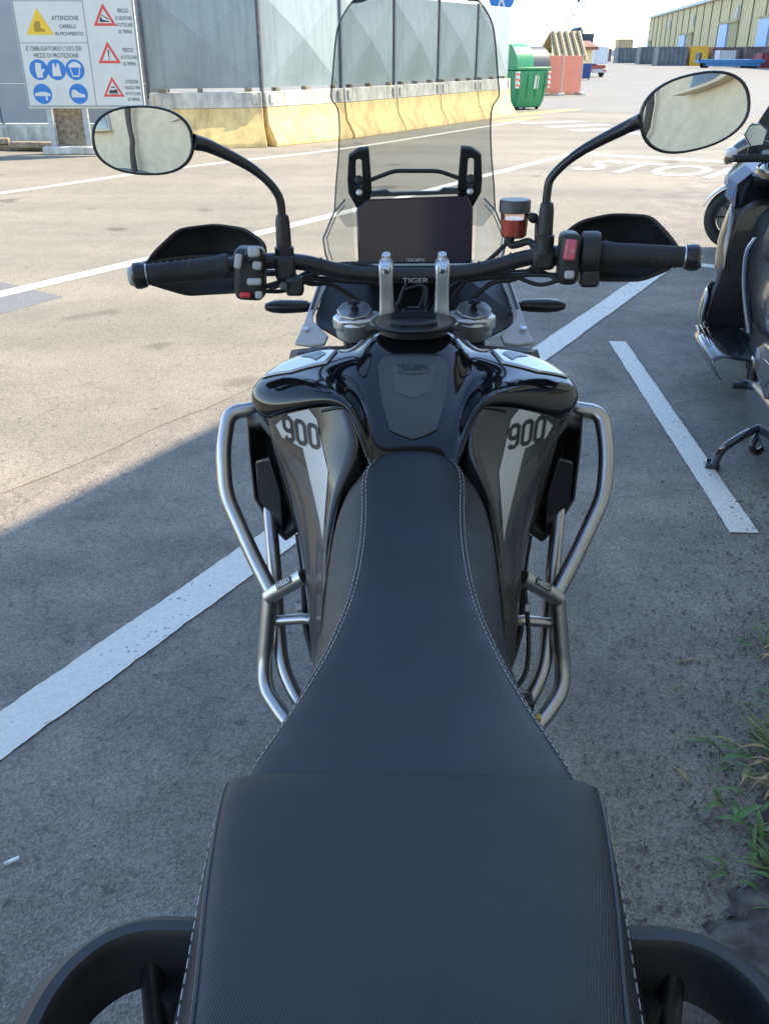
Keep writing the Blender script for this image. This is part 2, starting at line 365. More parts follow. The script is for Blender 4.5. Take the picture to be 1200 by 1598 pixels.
# road frame: T runs along the road, NRM across it (towards the hoarding)
A61 = R(61.5)
T = Vector((math.cos(A61), math.sin(A61), 0)); NRM = Vector((-math.sin(A61), math.cos(A61), 0))
def rd(t, n, z=0): return T * t + NRM * n + Vector((0, 0, z))

# ------------------------------------------------------------------ ground
def sheet(name, P, z, m, kind='structure', parent=None):
    o = mesh(name, [(p[0], p[1], z) for p in P], [tuple(range(len(P)))], m, parent)
    return tag(o, kind=kind) if kind else o
g = sheet('ground', [(-900, -400), (900, -400), (900, 1500), (-900, 1500)], 0, ASPH)
tag(g, 'worn grey asphalt yard that reaches the horizon')
YARD = mat('pale_yard_concrete', (.17, .16, .138), .9, noise=.12, nscale=.6, bump=.3, bscale=20)
sheet('yard', [rd(26, 14), rd(26, -80), (900, 60), (900, 1400), (-900, 1400), rd(60, 200), rd(29, 14)], .004, YARD)
def road_mat():
    m = ASPH.copy(); m.name = 'sunlit_road_asphalt'  # asphalt recoloured for the sunlit side: some sun warmth put into the colour
    for n in m.node_tree.nodes:
        if n.type == 'VALTORGB':
            e = n.color_ramp.elements
            if abs(e[0].color[0] - .196) < 1e-4: e[0].color = (.200, .185, .152, 1); e[1].color = (.255, .234, .188, 1)
            elif abs(e[0].color[0] - .74) < 1e-4: e[0].color = (.90, .90, .90, 1); e[1].color = (1.03, 1.03, 1.03, 1)
            elif abs(e[0].color[0] - .62) < 1e-4 and e[1].color[0] > 1.3: e[0].color = (.66, .66, .65, 1); e[1].color = (1.30, 1.29, 1.27, 1)
    return m
ROAD = road_mat()
ed = []; wob = 0.
for i in range(260):
    wob = wob * .9 + random.uniform(-.03, .03); ed.append(rd(-14 + i * .16, 2.74 + wob))
o = mesh('road', [(p.x, p.y, .002) for p in ed] + [(*rd(27.5, 14).xy, .002), (*rd(-14, 14).xy, .002)], [tuple(range(len(ed) + 2))], ROAD); tag(o, kind='structure')
def strip(name, a, b, wd, z=.0045, m=LINE, seg=1, label=None):
    a = Vector(a); b = Vector(b); d = (b - a); nn = Vector((-d.y, d.x, 0)).normalized() * wd / 2
    V = []; k = max(2, min(500, int(d.length / .012)))
    for s in (1, -1):
        row = []; q = 0.
        for i in range(k): q = q * .85 + random.uniform(-.02, .02); row.append(a + d * i / (k - 1) + nn * s * (1 + q + random.uniform(-.018, .018)))
        V += row if s == 1 else row[::-1]
    o = mesh(name, [(v.x, v.y, z) for v in V], [tuple(range(len(V)))], m); tag(o, kind='structure'); return o
strip('parking_line', (-2.1, -.42, 0), (1.89, 6.94, 0), .145)
strip('parking_line', (1.175, 5.0, 0), (1.157, 2.72, 0), .098)
strip('parking_line', (2.02, 7.2, 0), (4.2, 6.05, 0), .13)
# lane edge lines (slightly bowed)
def curve_strip(P, wd, m, z=.0045):
    Q = smooth_path([(p[0], p[1], 0) for p in P], 8); V = []; L_, R_ = [], []
    for i, p in enumerate(Q):
        d = (Q[min(i + 1, len(Q) - 1)] - Q[max(0, i - 1)]).normalized(); nn = Vector((-d.y, d.x, 0)) * wd / 2
        L_.append(p + nn); R_.append(p - nn)
    n = len(Q); V = L_ + R_
    o = mesh('lane_line', [(v.x, v.y, z) for v in V], [(i, i + 1, n + i + 1, n + i) for i in range(n - 1)], m); return tag(o, kind='structure')
curve_strip([(-6.0, .6), (-4.2, 3.6), (-2.83, 5.98), (-.8, 9.4), (1.18, 13.1), (2.55, 15.55)], .15, LINE_R)
curve_strip([(-8.5, 5.0), (-4.87, 10.8), (-3.38, 13.4), (-1.2, 16.35), (1.0, 20.4), (2.6, 23.4)], .14, LINE_R)
strip('stop_line', (2.6, 15.65, 0), (7.4, 12.95, 0), .3, m=LINE_R)
V2, F2 = text2d('STOP', 1.0, 'LEFT', .012)
V, F = flat(V2, F2, (2.45, 13.95, .0065), Vector((.86, -.5, 0)) * .98, Vector((.52, .854, 0)) * 1.95)
tag(mesh('stop_lettering', V, F, LINE_R), 'white STOP lettering painted on the road before the stop line', kind='structure')
for q in range(4):
    a = Vector((2.5 + q * .42, 22.45 - q * 1.05, 0)); strip('crossing_bar', a, a + Vector((1.45, .75, 0)), .42, m=LINE_OLD)
strip('yellow_line', (2.35, 25.3, 0), (4.6, 28.2, 0), .5, m=YLINE); strip('yellow_line', (2.0, 22.9, 0), (3.1, 24.7, 0), .35, m=YLINE)
PATCH = mat('asphalt_patch', (.13, .132, .135), .85, noise=.3, nscale=60, bump=.5, bscale=90)
sheet('asphalt_patch', [(-2.99, 6.36), (-2.37, 5.93), (-2.62, 5.45), (-4.6, 4.4), (-5.2, 5.2)], .003, PATCH)
DUST = worn_paint('sand_drift', (.34, .30, .235), .52, (.17, .165, .155))
# soil edge with weeds at the foot of the building
SOIL = mat('soil', (.035, .029, .025), .95, col2=(.12, .105, .10), nscale=24, bump=1., bscale=160, detail=12)
edge = []
tt = -4.; wob = 0.
while tt < 9:
    wob = wob * .93 + random.uniform(-.022, .022)
    edge.append(rd(tt, .03 + .07 * math.sin(tt * 2.1) * math.sin(tt * .9 + 1) + wob + random.uniform(-.012, .012) - (.10 if tt > 2.2 else 0))); tt += .018
k = len(edge); rows = 26
V = []
for j in range(rows):
    for e in edge:
        f = (j / (rows - 1)) ** 1.6; nn = e.dot(NRM) * (1 - f) + (-.92) * f
        V.append(rd(e.dot(T) + random.uniform(-.006, .006), nn + random.uniform(-.004, .004), .001 + (.0 if j == 0 else min(.014, .004 * j) + .03 * f + random.uniform(-.005, .009))))
F = [(j * k + i, j * k + i + 1, (j + 1) * k + i + 1, (j + 1) * k + i) for j in range(rows - 1) for i in range(k - 1)]
tag(mesh('soil_strip', V, F, SOIL, smooth=True), kind='structure')
# grit scattered near the soil edge and on the asphalt
GRIT = mat('grit', (.13, .12, .115), .9, noise=.6, nscale=40)
V, F = [], []
def grit(p, r):
    n = len(V); q = [(1, 0, 0), (-.8, .2, .1), (0, 1, .1), (.1, -1, 0), (0, 0, .9), (0, 0, -.5)]
    a = random.uniform(0, 6.3); c, s = math.cos(a), math.sin(a)
    for x, y, z in q:
        x *= random.uniform(.6, 1.2); y *= random.uniform(.5, 1.1); V.append((p.x + (x * c - y * s) * r, p.y + (x * s + y * c) * r, max(.001, p.z + z * r)))
    for f in ((0, 2, 4), (2, 1, 4), (1, 3, 4), (3, 0, 4), (2, 0, 5), (1, 2, 5), (3, 1, 5), (0, 3, 5)): F.append(tuple(i + n for i in f))
for _ in range(6500):
    t_ = random.uniform(.4, 3.4); nn = random.gauss(.06, .20); grit(rd(t_, nn, .004), random.choice((.002, .003, .003, .004, .006)))
for _ in range(1200): grit(Vector((random.uniform(-2.4, 1.8), random.uniform(.8, 6), .001)), random.choice((.0015, .002, .003, .0045)))
tag(mesh('grit', V, F, GRIT), 'loose grit scattered over the shaded asphalt', kind='stuff')

# ------------------------------------------------------------------ building behind the camera (seen in the mirrors, casts the shade)
BEIGE = mat('beige_plaster', (.82, .69, .49), .85, noise=.1, nscale=2.5, bump=.2, bscale=40)
DKBEIGE = mat('dark_trim', (.10, .085, .07), .6, noise=.2, nscale=10)
bd = empty('building', rd(0, -.95), A61, 'beige plastered building with dark downpipes whose shade covers the motorcycle', 'building')
# local x = along the road, local y = towards the road
boxo('wall', (-2.35, -4.05, 3.14), (27.3, 8, 6.28), BEIGE, bd, bevel=.03)
boxo('plinth', (-2.35, .0, .2), (27.3, .14, .4), mat('grey_plinth', (.25, .24, .22), .9, noise=.2, nscale=6), bd, bevel=.01)
boxo('roof', (-2.35, -4.05, 6.35), (27.36, 8.06, .12), DKBEIGE, bd, bevel=.02)
for x in (-7.5, -3.2, 1.2, 5.6, 10.): tubeo('downpipe', [(x, .07, .1), (x, .07, 6.2)], .06, DKBEIGE, bd, 14)
for x in (-5.3, -.9, 3.4, 7.8):
    f = boxo('window', (x, -.02, 2.6), (1.4, .1, 1.1), mat('window_frame', (.5, .5, .48), .5), bd, bevel=.01)
    boxo('pane', (x, .034, 2.6), (1.22, .02, .94), mat('window_glass', (.03, .035, .04), .06), f)
    boxo('sill', (x, .1, 2.0), (1.56, .18, .06), BEIGE, f, bevel=.008)
for x in (-6.4, -2.0, 2.3, 6.7):
    tubeo('brace', [(x, .02, 3.2), (x + .5, .5, 4.6)], .05, DKBEIGE, bd)
boxo('beam', (-2.35, .3, 4.7), (26.8, .16, .2), DKBEIGE, bd, bevel=.01)

# ------------------------------------------------------------------ the motorcycle (local y = forward)
bk = empty('motorcycle', (.0155, 0, 0), 0, 'black adventure motorcycle with clear windscreen and steel crash bars in the foreground', 'motorcycle')
bk.rotation_euler = (0, R(-.7), 0)

def hit(tree, p, d=(0, 0, -1)):
    h = tree.ray_cast(Vector(p), Vector(d)); return h[0] if h[0] else tree.find_nearest(Vector(p))[0]
# --- rider seat
ST = [(1.268, .905, .012, .902, .022, .88), (1.264, .921, .034, .914, .050, .872), (1.256, .933, .050, .921, .072, .864), (1.242, .939, .061, .924, .088, .856), (1.220, .938, .070, .921, .101, .848), (1.18, .925, .0725, .909, .112, .837), (1.13, .907, .070, .894, .118, .825),
      (1.06, .898, .069, .887, .119, .815), (.99, .892, .071, .883, .118, .805), (.93, .888, .076, .880, .116, .80), (.885, .886, .083, .878, .115, .80), (.81, .884, .098, .877, .120, .80),
      (.73, .885, .119, .879, .131, .81), (.655, .890, .141, .885, .147, .82), (.60, .897, .155, .892, .159, .83), (.560, .895, .158, .890, .161, .83)]
def seat_ring(y, zc, xs, zs, xb, zb):
    h = [(0, zc), (xs * .3, zc - .04 * (zc - zs)), (xs * .6, zc - .22 * (zc - zs)), (xs * .85, zc - .6 * (zc - zs)), (xs, zs), (xs + (xb - xs) * .35, zs - .012), (xs + (xb - xs) * .75, zs - .03), (xb, (zs + zb) / 2), (xb, zb)]
    P = [Vector((x, y, z)) for x, z in h]
    return [Vector((-p.x, p.y, p.z)) for p in P[:0:-1]] + P
V, F = loft([seat_ring(*s) for s in ST])
seat = mesh('rider_seat', V, F, LEATHER, bk, smooth=True, subsurf=1)
tag(seat, 'smooth black leather rider seat with white stitching')
freeze(seat); sb = bvh(seat)
def stitches(name, path, parent, tree, d=(0, 0, -1), L_=.0042, gap=.0026, r=.0006):
    P = smooth_path(path, 24); V, F = [], []; acc = 0; on = True; last = P[0]; start = P[0]
    for p in P[1:]:
        acc += (p - last).length; last = p
        if acc > (L_ if on else gap):
            if on:
                q = []
                for e in (start, p):
                    h = tree.ray_cast(Vector(e) - Vector(d) * .1, Vector(d)); q.append((h[0] if h[0] else Vector(e)) - Vector(d) * .0006)
                v, f = tube([q[0], (q[0] + q[1]) / 2 - Vector(d) * .0006, q[1]], r, 4); n = len(V); V += v; F += [tuple(i + n for i in x) for x in f]
            on = not on; acc = 0; start = p
    return mesh(name, V, F, THREAD, parent)
for s in (-1, 1):
    sp = [(1.246, .056), (1.225, .067), (1.19, .0712), (1.13, .0685), (1.06, .0675), (.99, .0695), (.93, .0745), (.885, .081), (.81, .096), (.73, .117), (.655, .1385), (.605, .152)]
    stitches('stitching', [(s * (x - .001), y, .92) for y, x in sp], seat, sb)
    stitches('stitching', [(s * (x + (.0045 if y > .8 else .0035)), y, .92) for y, x in sp], seat, sb)
    V, F = tube([hit(sb, (s * (x + .0018), y, .95)) + Vector((0, 0, -.0006)) for y, x in sp], .0012, 6)
    mesh('seam', V, F, BLACK, seat, smooth=True)
# --- pillion seat
PT = [(.610, .872, .158, .864, .162, .83), (.604, .893, .1615, .886, .166, .83), (.595, .909, .1635, .903, .1685, .84), (.578, .920, .1640, .914, .170, .845), (.55, .928, .1625, .922, .1705, .85), (.50, .933, .1580, .927, .169, .85), (.44, .937, .1515, .931, .166, .85),
      (.35, .941, .1395, .935, .163, .85), (.25, .944, .132, .938, .159, .85), (.1, .946, .125, .94, .15, .85), (.0, .944, .115, .937, .135, .85), (-.04, .925, .09, .915, .11, .86)]
def pil_ring(y, zc, xs, zs, xb, zb):
    h = [(0, zc), (xs * .4, zc - .08 * (zc - zs)), (xs * .75, zc - .4 * (zc - zs)), (xs * .93, zs + .001), (xs * .985, zs - .004), (xs + (xb - xs) * .35, zs - .013), (xb, zs - .042), (xb, zb)]
    P = [Vector((x, y, z)) for x, z in h]
    return [Vector((-p.x, p.y, p.z)) for p in P[:0:-1]] + P
V, F = loft([pil_ring(*s) for s in PT])
pil = mesh('pillion_seat', V, F, WEAVE, bk, smooth=True, subsurf=1)
tag(pil, 'textured black vinyl pillion seat with piped edges')
freeze(pil); pb = bvh(pil)
for s in (-1, 1):
    pts = [hit(pb, (s * xs * .992, y, 1.)) for (y, zc, xs, zs, xb, zb) in PT[2:]]
    tubeo('piping', smooth_path([p + Vector((s * .0005, 0, -.0003)) for p in pts], 4), .0021, BLACKS, pil, 8)
    stitches('stitching', [(s * 1, y, zs - .019) for (y, zc, xs, zs, xb, zb) in PT[2:]], pil, pb, (-s, 0, 0), .005, .003, .0007) if False else None
    path = smooth_path([(s * .3, y, zs - .021) for (y, zc, xs, zs, xb, zb) in PT[2:]], 24)
    V, F = [], []; acc = 0; on = True; st0 = last = path[0]
    for p in path[1:]:
        acc += (p - last).length; last = p
        if acc > (.0055 if on else .003):
            if on:
                q = [pb.ray_cast(e, Vector((-s, 0, 0)))[0] for e in (st0, p)]
                if all(q):
                    v, f = tube([q[0] + Vector((s * .0005, 0, 0)), q[1] + Vector((s * .0005, 0, 0))], .0006, 4); n = len(V); V += v; F += [tuple(i + n for i in x) for x in f]
            on = not on; acc = random.uniform(-.0006, .0006); st0 = p
    mesh('stitching', V, F, THREAD, pil)

# --- fuel tank
TK = [[(0, 1.240, .895), (.045, 1.240, .897), (.060, 1.243, .905), (.066, 1.245, .917), (.069, 1.246, .91), (.071, 1.247, .90), (.06, 1.25, .87)],
      [(0, 1.266, .936), (.052, 1.266, .937), (.066, 1.266, .940), (.074, 1.266, .948), (.078, 1.266, .948), (.081, 1.267, .942), (.075, 1.285, .915)],
      [(0, 1.30, .968), (.057, 1.30, .966), (.072, 1.30, .960), (.086, 1.296, .990), (.096, 1.293, 1.003), (.102, 1.293, 1.004), (.098, 1.318, .975)],
      [(0, 1.355, 1.002), (.066, 1.355, .999), (.081, 1.355, .987), (.116, 1.350, 1.006), (.146, 1.342, 1.014), (.174, 1.328, .982), (.165, 1.360, .950)],
      [(0, 1.40, 1.032), (.073, 1.40, 1.028), (.089, 1.40, 1.007), (.145, 1.402, 1.012), (.224, 1.390, 1.004), (.256, 1.372, .940), (.238, 1.40, .910)],
      [(0, 1.44, 1.055), (.077, 1.44, 1.050), (.095, 1.44, 1.017), (.16, 1.446, 1.018), (.270, 1.440, .985), (.300, 1.430, .953), (.262, 1.445, .905)],
      [(0, 1.475, 1.064), (.078, 1.475, 1.058), (.098, 1.478, 1.020), (.155, 1.485, 1.018), (.250, 1.478, .998), (.279, 1.474, .972), (.25, 1.48, .92)],
      [(0, 1.52, 1.056), (.077, 1.52, 1.050), (.098, 1.515, 1.020), (.145, 1.515, 1.022), (.205, 1.515, 1.008), (.228, 1.515, .985), (.21, 1.52, .94)],
      [(0, 1.545, 1.03), (.07, 1.545, 1.02), (.09, 1.54, .995), (.13, 1.53, .990), (.17, 1.53, .98), (.18, 1.53, .96), (.17, 1.53, .93)]]
rows = [[Vector((-x, y, z)) for x, y, z in r[:0:-1]] + [Vector(p) for p in r] for r in TK]
V, F = loft(rows, cap=False, closed=False)
tank = mesh('fuel_tank', V, F, GLOSS, bk, smooth=True, subsurf=3)
cr_ = tank.data.attributes.new('crease_edge', 'FLOAT', 'EDGE')
def near(p, q): return (Vector(p) - Vector(q)).length < 1e-4
lip = [Vector((sx * r[5][0], r[5][1], r[5][2])) for r in TK for sx in (-1, 1)]; spn = [Vector((sx * r[1][0], r[1][1], r[1][2])) for r in TK for sx in (-1, 1)]; shl = [Vector((sx * r[4][0], r[4][1], r[4][2])) for r in TK[3:] for sx in (-1, 1)]
for e in tank.data.edges:
    a_, b_ = (tank.data.vertices[i].co for i in e.vertices)
    for L_, w_ in ((lip, 1.0), (spn, .5), (shl, .65)):
        if any(near(a_, q) for q in L_) and any(near(b_, q) for q in L_): cr_.data[e.index].value = w_; tag(tank, 'gloss black sculpted fuel tank'); freeze(tank); tb = bvh(tank)
DN = (0, .35, -1)
def pad_poly(k=1., cy=1.345): return [(x * k, (y - cy) * k) for x, y in ((-.058, 1.395), (-.046, 1.412), (.046, 1.412), (.058, 1.395), (.050, 1.33), (.037, 1.287), (.020, 1.280), (0, 1.275), (-.020, 1.280), (-.037, 1.287), (-.050, 1.33))]
PAD = mat('rubber_tank_pad', (.035, .036, .04), .42, noise=.1, nscale=40, bump=.1, bscale=400)
def drape_poly(name, P2, tree, o, ex, ey, d, m, parent, off, cuts=4, solid=0):
    V, F = drape(P2, [tuple(range(len(P2)))], tree, o, ex, ey, d, off, cuts)
    return mesh(name, V, F, m, parent, smooth=True, solid=solid, soff=0)
pad = drape_poly('tank_pad', pad_poly(), tb, (0, 1.345, 1.0), (1, 0, 0), (0, 1, 0), (0, 0, -1), PAD, tank, .0022, solid=.003)
PADIN = mat('rubber_tank_pad_relief', (.05, .052, .056), .5, bump=.1, bscale=400)
drape_poly('pad_relief', [(-.036, .046), (.036, .046), (.028, .0), (.014, -.006), (0, -.012), (-.014, -.006), (-.028, .0)], tb, (0, 1.345, 1.), (1, 0, 0), (0, 1, 0), (0, 0, -1), PADIN, tank, .0044, 3)
V2, F2 = text2d('TRIUMPH', .0125, bold=.0002); V, F = drape(V2, F2, tb, (0, 1.385, 1.), (1, 0, 0), (0, 1.25, 0), (0, 0, -1), .0056); mesh('lettering', V, F, BLACK, tank)
V2 = [(a, .004 * (1 - (a / .026) ** 2) * -1) for a in [(-.026 + .052 * i / 12) for i in range(13)]]; V2 = V2 + [(a, b - .0012) for a, b in V2[::-1]]
V, F = drape(V2, [tuple(range(len(V2)))], tb, (0, 1.379, 1.), (1, 0, 0), (0, 1, 0), (0, 0, -1), .0056); mesh('lettering', V, F, BLACK, tank)
# filler cap
cap = latheo('filler_cap', (0, 1.488, 1.054), (0, .05, 1), [(0, .058), (.010, .060), (.0125, .072), (.017, .0755), (.0195, .0735), (.020, .067), (.0175, .062), (.0168, .03), (.0168, .0001)], BLACKS, tank, 40)
cap.scale = (1, 1, 1)
V, F = lathe((0, 1.478, 1.0705), (0, .05, 1), [(0, .040), (.004, .040), (.005, .037), (.0052, .0001)], 36); V = [Vector((v.x, 1.478 + (v.y - 1.478) * .62, v.z)) for v in V]
mesh('cap_lid', V, F, BLACK, cap, smooth=True).data.set_sharp_from_angle(angle=R(40))
tubeo('cap_hinge', [(-.022, 1.458, 1.0735), (.022, 1.458, 1.0735)], .004, GLOSS, cap)
# sky reflections on the black shoulders, painted as silver patches with dark shapes
for s in (-1, 1):
    P = [(.262, 1.450), (.228, 1.488), (.19, 1.504), (.150, 1.508), (.132, 1.490), (.146, 1.436), (.205, 1.424)]
    drape_poly('shoulder_reflection', [(s * x, y - 1.47) for x, y in (P if s > 0 else P[::-1])], tb, (0, 1.47, 1.), (1, 0, 0), (0, 1, 0), (0, 0, -1), SKYREF, tank, .0018, 3, solid=.002)
    drape_poly('reflection_dark_shape', [(s * x, y - 1.47) for x, y in [(.200, 1.490), (.163, 1.495), (.150, 1.478), (.166, 1.452), (.176, 1.470)][::s]], tb, (0, 1.47, 1.), (1, 0, 0), (0, 1, 0), (0, 0, -1), GLOSS, tank, .004, 3)
    # metallic edging along the spine
    tubeo('trim_strip', smooth_path([hit(tb, (s * x, y, 1.1)) + Vector((0, 0, .0008)) for x, y in ((.083, 1.535), (.088, 1.51), (.097, 1.49), (.112, 1.483), (.128, 1.49))], 4), .0022, ALU, tank, 8)

# --- side fairings with the 900 decals
for s in (-1, 1):
    OUT = [(.248, 1.395, .930), (.240, 1.395, .885), (.220, 1.38, .81), (.202, 1.345, .75), (.191, 1.31, .70), (.182, 1.27, .645), (.165, 1.20, .575)]
    MID = [(.166, 1.330, .975), (.156, 1.316, .928), (.152, 1.283, .865), (.153, 1.248, .80), (.155, 1.215, .74), (.157, 1.19, .68), (.158, 1.17, .58)]
    INN = [(.101, 1.298, .992), (.074, 1.258, .944), (.118, 1.228, .885), (.134, 1.19, .82), (.137, 1.15, .75), (.138, 1.13, .69), (.148, 1.13, .60)]
    BCK = [(.095, 1.32, .97), (.068, 1.275, .915), (.098, 1.24, .85), (.112, 1.20, .79), (.115, 1.16, .72), (.118, 1.13, .66), (.13, 1.12, .585)]
    OB = [(.225, 1.43, .91), (.215, 1.43, .865), (.19, 1.41, .79), (.175, 1.375, .73), (.165, 1.34, .68), (.16, 1.29, .625), (.15, 1.22, .565)]
    M2 = [Vector(a).lerp(Vector(b), .5) + Vector((.006, -.006, .004)) for a, b in zip(MID, OUT)]
    rings = [mx([OB[i], OUT[i], M2[i], MID[i], INN[i], BCK[i]], s) for i in range(7)]
    V, F = loft(rings, cap=False, closed=False)
    fr = mesh('side_fairing', V, F, GREYG, bk, smooth=True, subsurf=2)
    ca_ = fr.data.attributes.new('crease_edge', 'FLOAT', 'EDGE')
    for e in fr.data.edges:
        a_, b_ = (fr.data.vertices[i].co for i in e.vertices)
        for L_, w_ in ((mx(MID, s), .75), (mx(INN, s), .8), (mx(OUT, s), .6)):
            if any(near(a_, q) for q in L_) and any(near(b_, q) for q in L_): ca_.data[e.index].value = w_
    freeze(fr); fb = bvh(fr)
    tag(fr, ('left' if s < 0 else 'right') + ' dark grey side fairing with silver stripe and number 900')
    vd = Vector((0, .80, -.60)).normalized(); ex = Vector((1, 0, 0)); ey = ex.cross(vd) * -1; ey = Vector((0, .60, .80))
    o = Vector((s * .18, 1.37, .89))
    # stripe outline, (x, along ey) about o; traced as seen from the saddle
    ST2 = [(.050, .034), (.022, .043), (-.013, .043), (-.026, .026), (-.036, -.02), (-.046, -.06), (-.044, -.10), (-.040, -.17), (-.033, -.14), (-.026, -.114), (-.012, -.06), (0, -.012), (.039, .014)]
    drape_poly('stripe_decal', [(s * x, y) for x, y in (ST2 if s > 0 else ST2[::-1])], fb, o, ex, ey, vd, SILVER, fr, .0012, 4)
    drape_poly('lower_decal', [(s * x, y) for x, y in ([(.024, -.012), (-.012, -.05), (-.034, -.115), (-.052, -.17), (-.050, -.20), (-.034, -.17), (-.01, -.10), (.03, -.03)][::s])], fb, o, ex, ey, vd, GREYP, fr, .0006, 4)
    V2, F2 = digits900(.033)
    tx = Vector((.90, 0, 0)) + Vector((0, .60, .80)) * (.40 * s)
    V, F = drape(V2, F2, fb, o + Vector((0, .6, .8)) * .012 + Vector((s * .002, 0, 0)), tx, Vector((0, .60, .80)) * 1.0 + Vector((.10 * s, 0, 0)), vd, .0022, 2)
    mesh('number_decal', V, F, BLACK, fr)
    # panel trim between tank shell and fairing
    tubeo('trim_edge', smooth_path(mx([(.071, 1.25, .925), (.088, 1.278, .962), (.102, 1.298, .984), (.118, 1.305, .985), (.145, 1.318, .975)], s), 5), .0028, GLOSS, fr, 8)
    # gloss infill between seat nose and fairing
    V, F = loft([mx([(.070, 1.255, .925), (.118, 1.27, .90), (.10, 1.27, .83)], s), mx([(.108, 1.245, .895), (.134, 1.225, .85), (.115, 1.23, .80)], s), mx([(.119, 1.17, .85), (.137, 1.165, .785), (.12, 1.17, .75)], s),
                 mx([(.121, 1.06, .835), (.136, 1.06, .76), (.12, 1.06, .72)], s), mx([(.119, .95, .81), (.130, .95, .73), (.115, .95, .70)], s)], closed=False, cap=False)
    tag(mesh('side_panel', V, F, GLOSS, bk, smooth=True, subsurf=1), 'gloss black side panel under the seat')
    # lower flank below the fairing
    V, F = loft([mx([(.165, 1.22, .60), (.150, 1.13, .62), (.12, 1.05, .68)], s), mx([(.16, 1.19, .52), (.15, 1.10, .53), (.125, 1.02, .56)], s), mx([(.14, 1.16, .42), (.14, 1.06, .42), (.12, 1.0, .42)], s)], closed=False, cap=False)
    mesh('lower_flank', V, F, BLACK, bk, smooth=True, subsurf=1)
    # radiator duct
    D0 = [(.302, 1.49, .90), (.268, 1.445, .922), (.246, 1.42, .905), (.222, 1.41, .78), (.208, 1.41, .705), (.238, 1.43, .672), (.275, 1.46, .700), (.300, 1.48, .735), (.305, 1.495, .84)]
    c0 = sum((Vector(p) for p in D0), Vector()) / len(D0)
    r1 = mx(D0, s); r2 = mx([c0 + (Vector(p) - c0) * .86 + Vector((0, -.012, 0)) for p in D0], s); r3 = mx([c0 + (Vector(p) - c0) * .55 + Vector((-.01, .05, 0)) for p in D0], s)
    r0 = mx([c0 + (Vector(p) - c0) * .98 + Vector((-.03, .12, .0)) for p in D0], s)
    V, F = loft([r0, r1, r2, r3], cap=True)
    dk = mesh('radiator_duct', V, F, BLACK, bk, bevel=.004); tag(dk, 'black angular radiator duct behind the crash bar')
    V, F = poly_prism(mx([(.255, 1.425, .845), (.285, 1.45, .825), (.290, 1.468, .74), (.268, 1.45, .71), (.240, 1.425, .69), (.238, 1.42, .78)], s), (0, .012, 0))
    mesh('duct_flap', V, F, BLACKS, dk, bevel=.003)
    tubeo('duct_rim', smooth_path(mx([(.246, 1.412, .912), (.234, 1.402, .86), (.218, 1.395, .79), (.207, 1.392, .73), (.195, 1.38, .69)], s), 5), .0035, GREYP, dk, 8)
    # crash bar
    cb = tubeo('crash_bar', fillet(mx([(.225, 1.56, .925), (.288, 1.50, .908), (.334, 1.495, .905), (.343, 1.455, .845), (.338, 1.42, .776), (.284, 1.35, .689), (.244, 1.30, .636)], s), .028, 7), .0138, STEEL, bk, 18)
    tag(cb, 'brushed steel upper crash bar hoop')
    lb = tubeo('crash_bar', fillet(mx([(.250, 1.305, .640), (.266, 1.275, .51), (.262, 1.245, .475), (.218, 1.185, .455), (.15, 1.12, .44)], s), .03, 6), .0138, STEEL, bk, 18)
    tubeo('inner_tube', smooth_path(mx([(.27, 1.47, .73), (.252, 1.375, .652), (.243, 1.32, .56), (.228, 1.265, .50), (.18, 1.20, .44)], s), 6), .0125, STEEL, lb, 16)
    cl = tubeo('bar_clamp', mx([(.252, 1.300, .634), (.236, 1.295, .650), (.186, 1.283, .688)], s), [.0138, .0142, .0138], STEEL, cb, 18)
    d = (Vector((.186 * s, 1.283, .688)) - Vector((.236 * s, 1.295, .650))).normalized()
    ey_ = Vector((0, .55, .83)).cross(d).normalized(); ey_ = ey_ if ey_.y > 0 else -ey_
    nrm = Vector((0, -.62, .78)); nrm = (nrm - d * nrm.dot(d)).normalized(); ex_ = d if d.x > 0 else -d; ey_ = nrm.cross(ex_).normalized()
    cpt = (Vector((.186 * s, 1.283, .688)) + Vector((.240 * s, 1.297, .648))) / 2 + nrm * .0148
    V, F = box((0, 0, 0), (.034, .013, .0012)); Mx = Matrix((ex_, ey_, nrm)).transposed()
    mesh('label_plate', [Mx @ v + cpt for v in V], F, BLACKS, cl)
    V2, F2 = text2d('HEED', .0115, bold=.0004); V, F = flat(V2, F2, cpt, ex_, ey_, .001); mesh('lettering', V, F, SILVER, cl)
    tubeo('cross_tube', mx([(.246, 1.30, .585), (.19, 1.285, .60), (.12, 1.27, .60)], s), .0095, STEEL, lb, 14)
    latheo('bolt', (s * .192, 1.272, .635), (s, -.2, 0), [(0, .011), (.008, .011), (.009, .008), (.009, .0001)], ALU, lb, 6)
    # hoses
    tubeo('hose', smooth_path(mx([(.21, 1.41, .70), (.20, 1.38, .63), (.19, 1.30, .57), (.16, 1.22, .53)], s), 6), .006, RUBBER, bk, 8)
# right hand brake pedal plumbing
tubeo('brake_hose', smooth_path([(.190, 1.285, .665), (.197, 1.25, .60), (.192, 1.21, .55), (.17, 1.18, .53)], 6), .0042, RUBBER, bk, 8)
boxo('rear_master_cylinder', (.188, 1.17, .50), (.026, .03, .05), BLACKS, bk, bevel=.004)
boxo('brake_switch', (.210, 1.165, .485), (.010, .012, .012), YELM, bk, bevel=.002)
latheo('linkage_bolt', (.2, 1.15, .47), (1, -.3, .2), [(0, .008), (.01, .008), (.012, .004)], CHROME, bk, 8)

RAIL = mat('rail_plastic', (.018, .018, .019), .45, noise=.15, nscale=30, bump=.08, bscale=500)
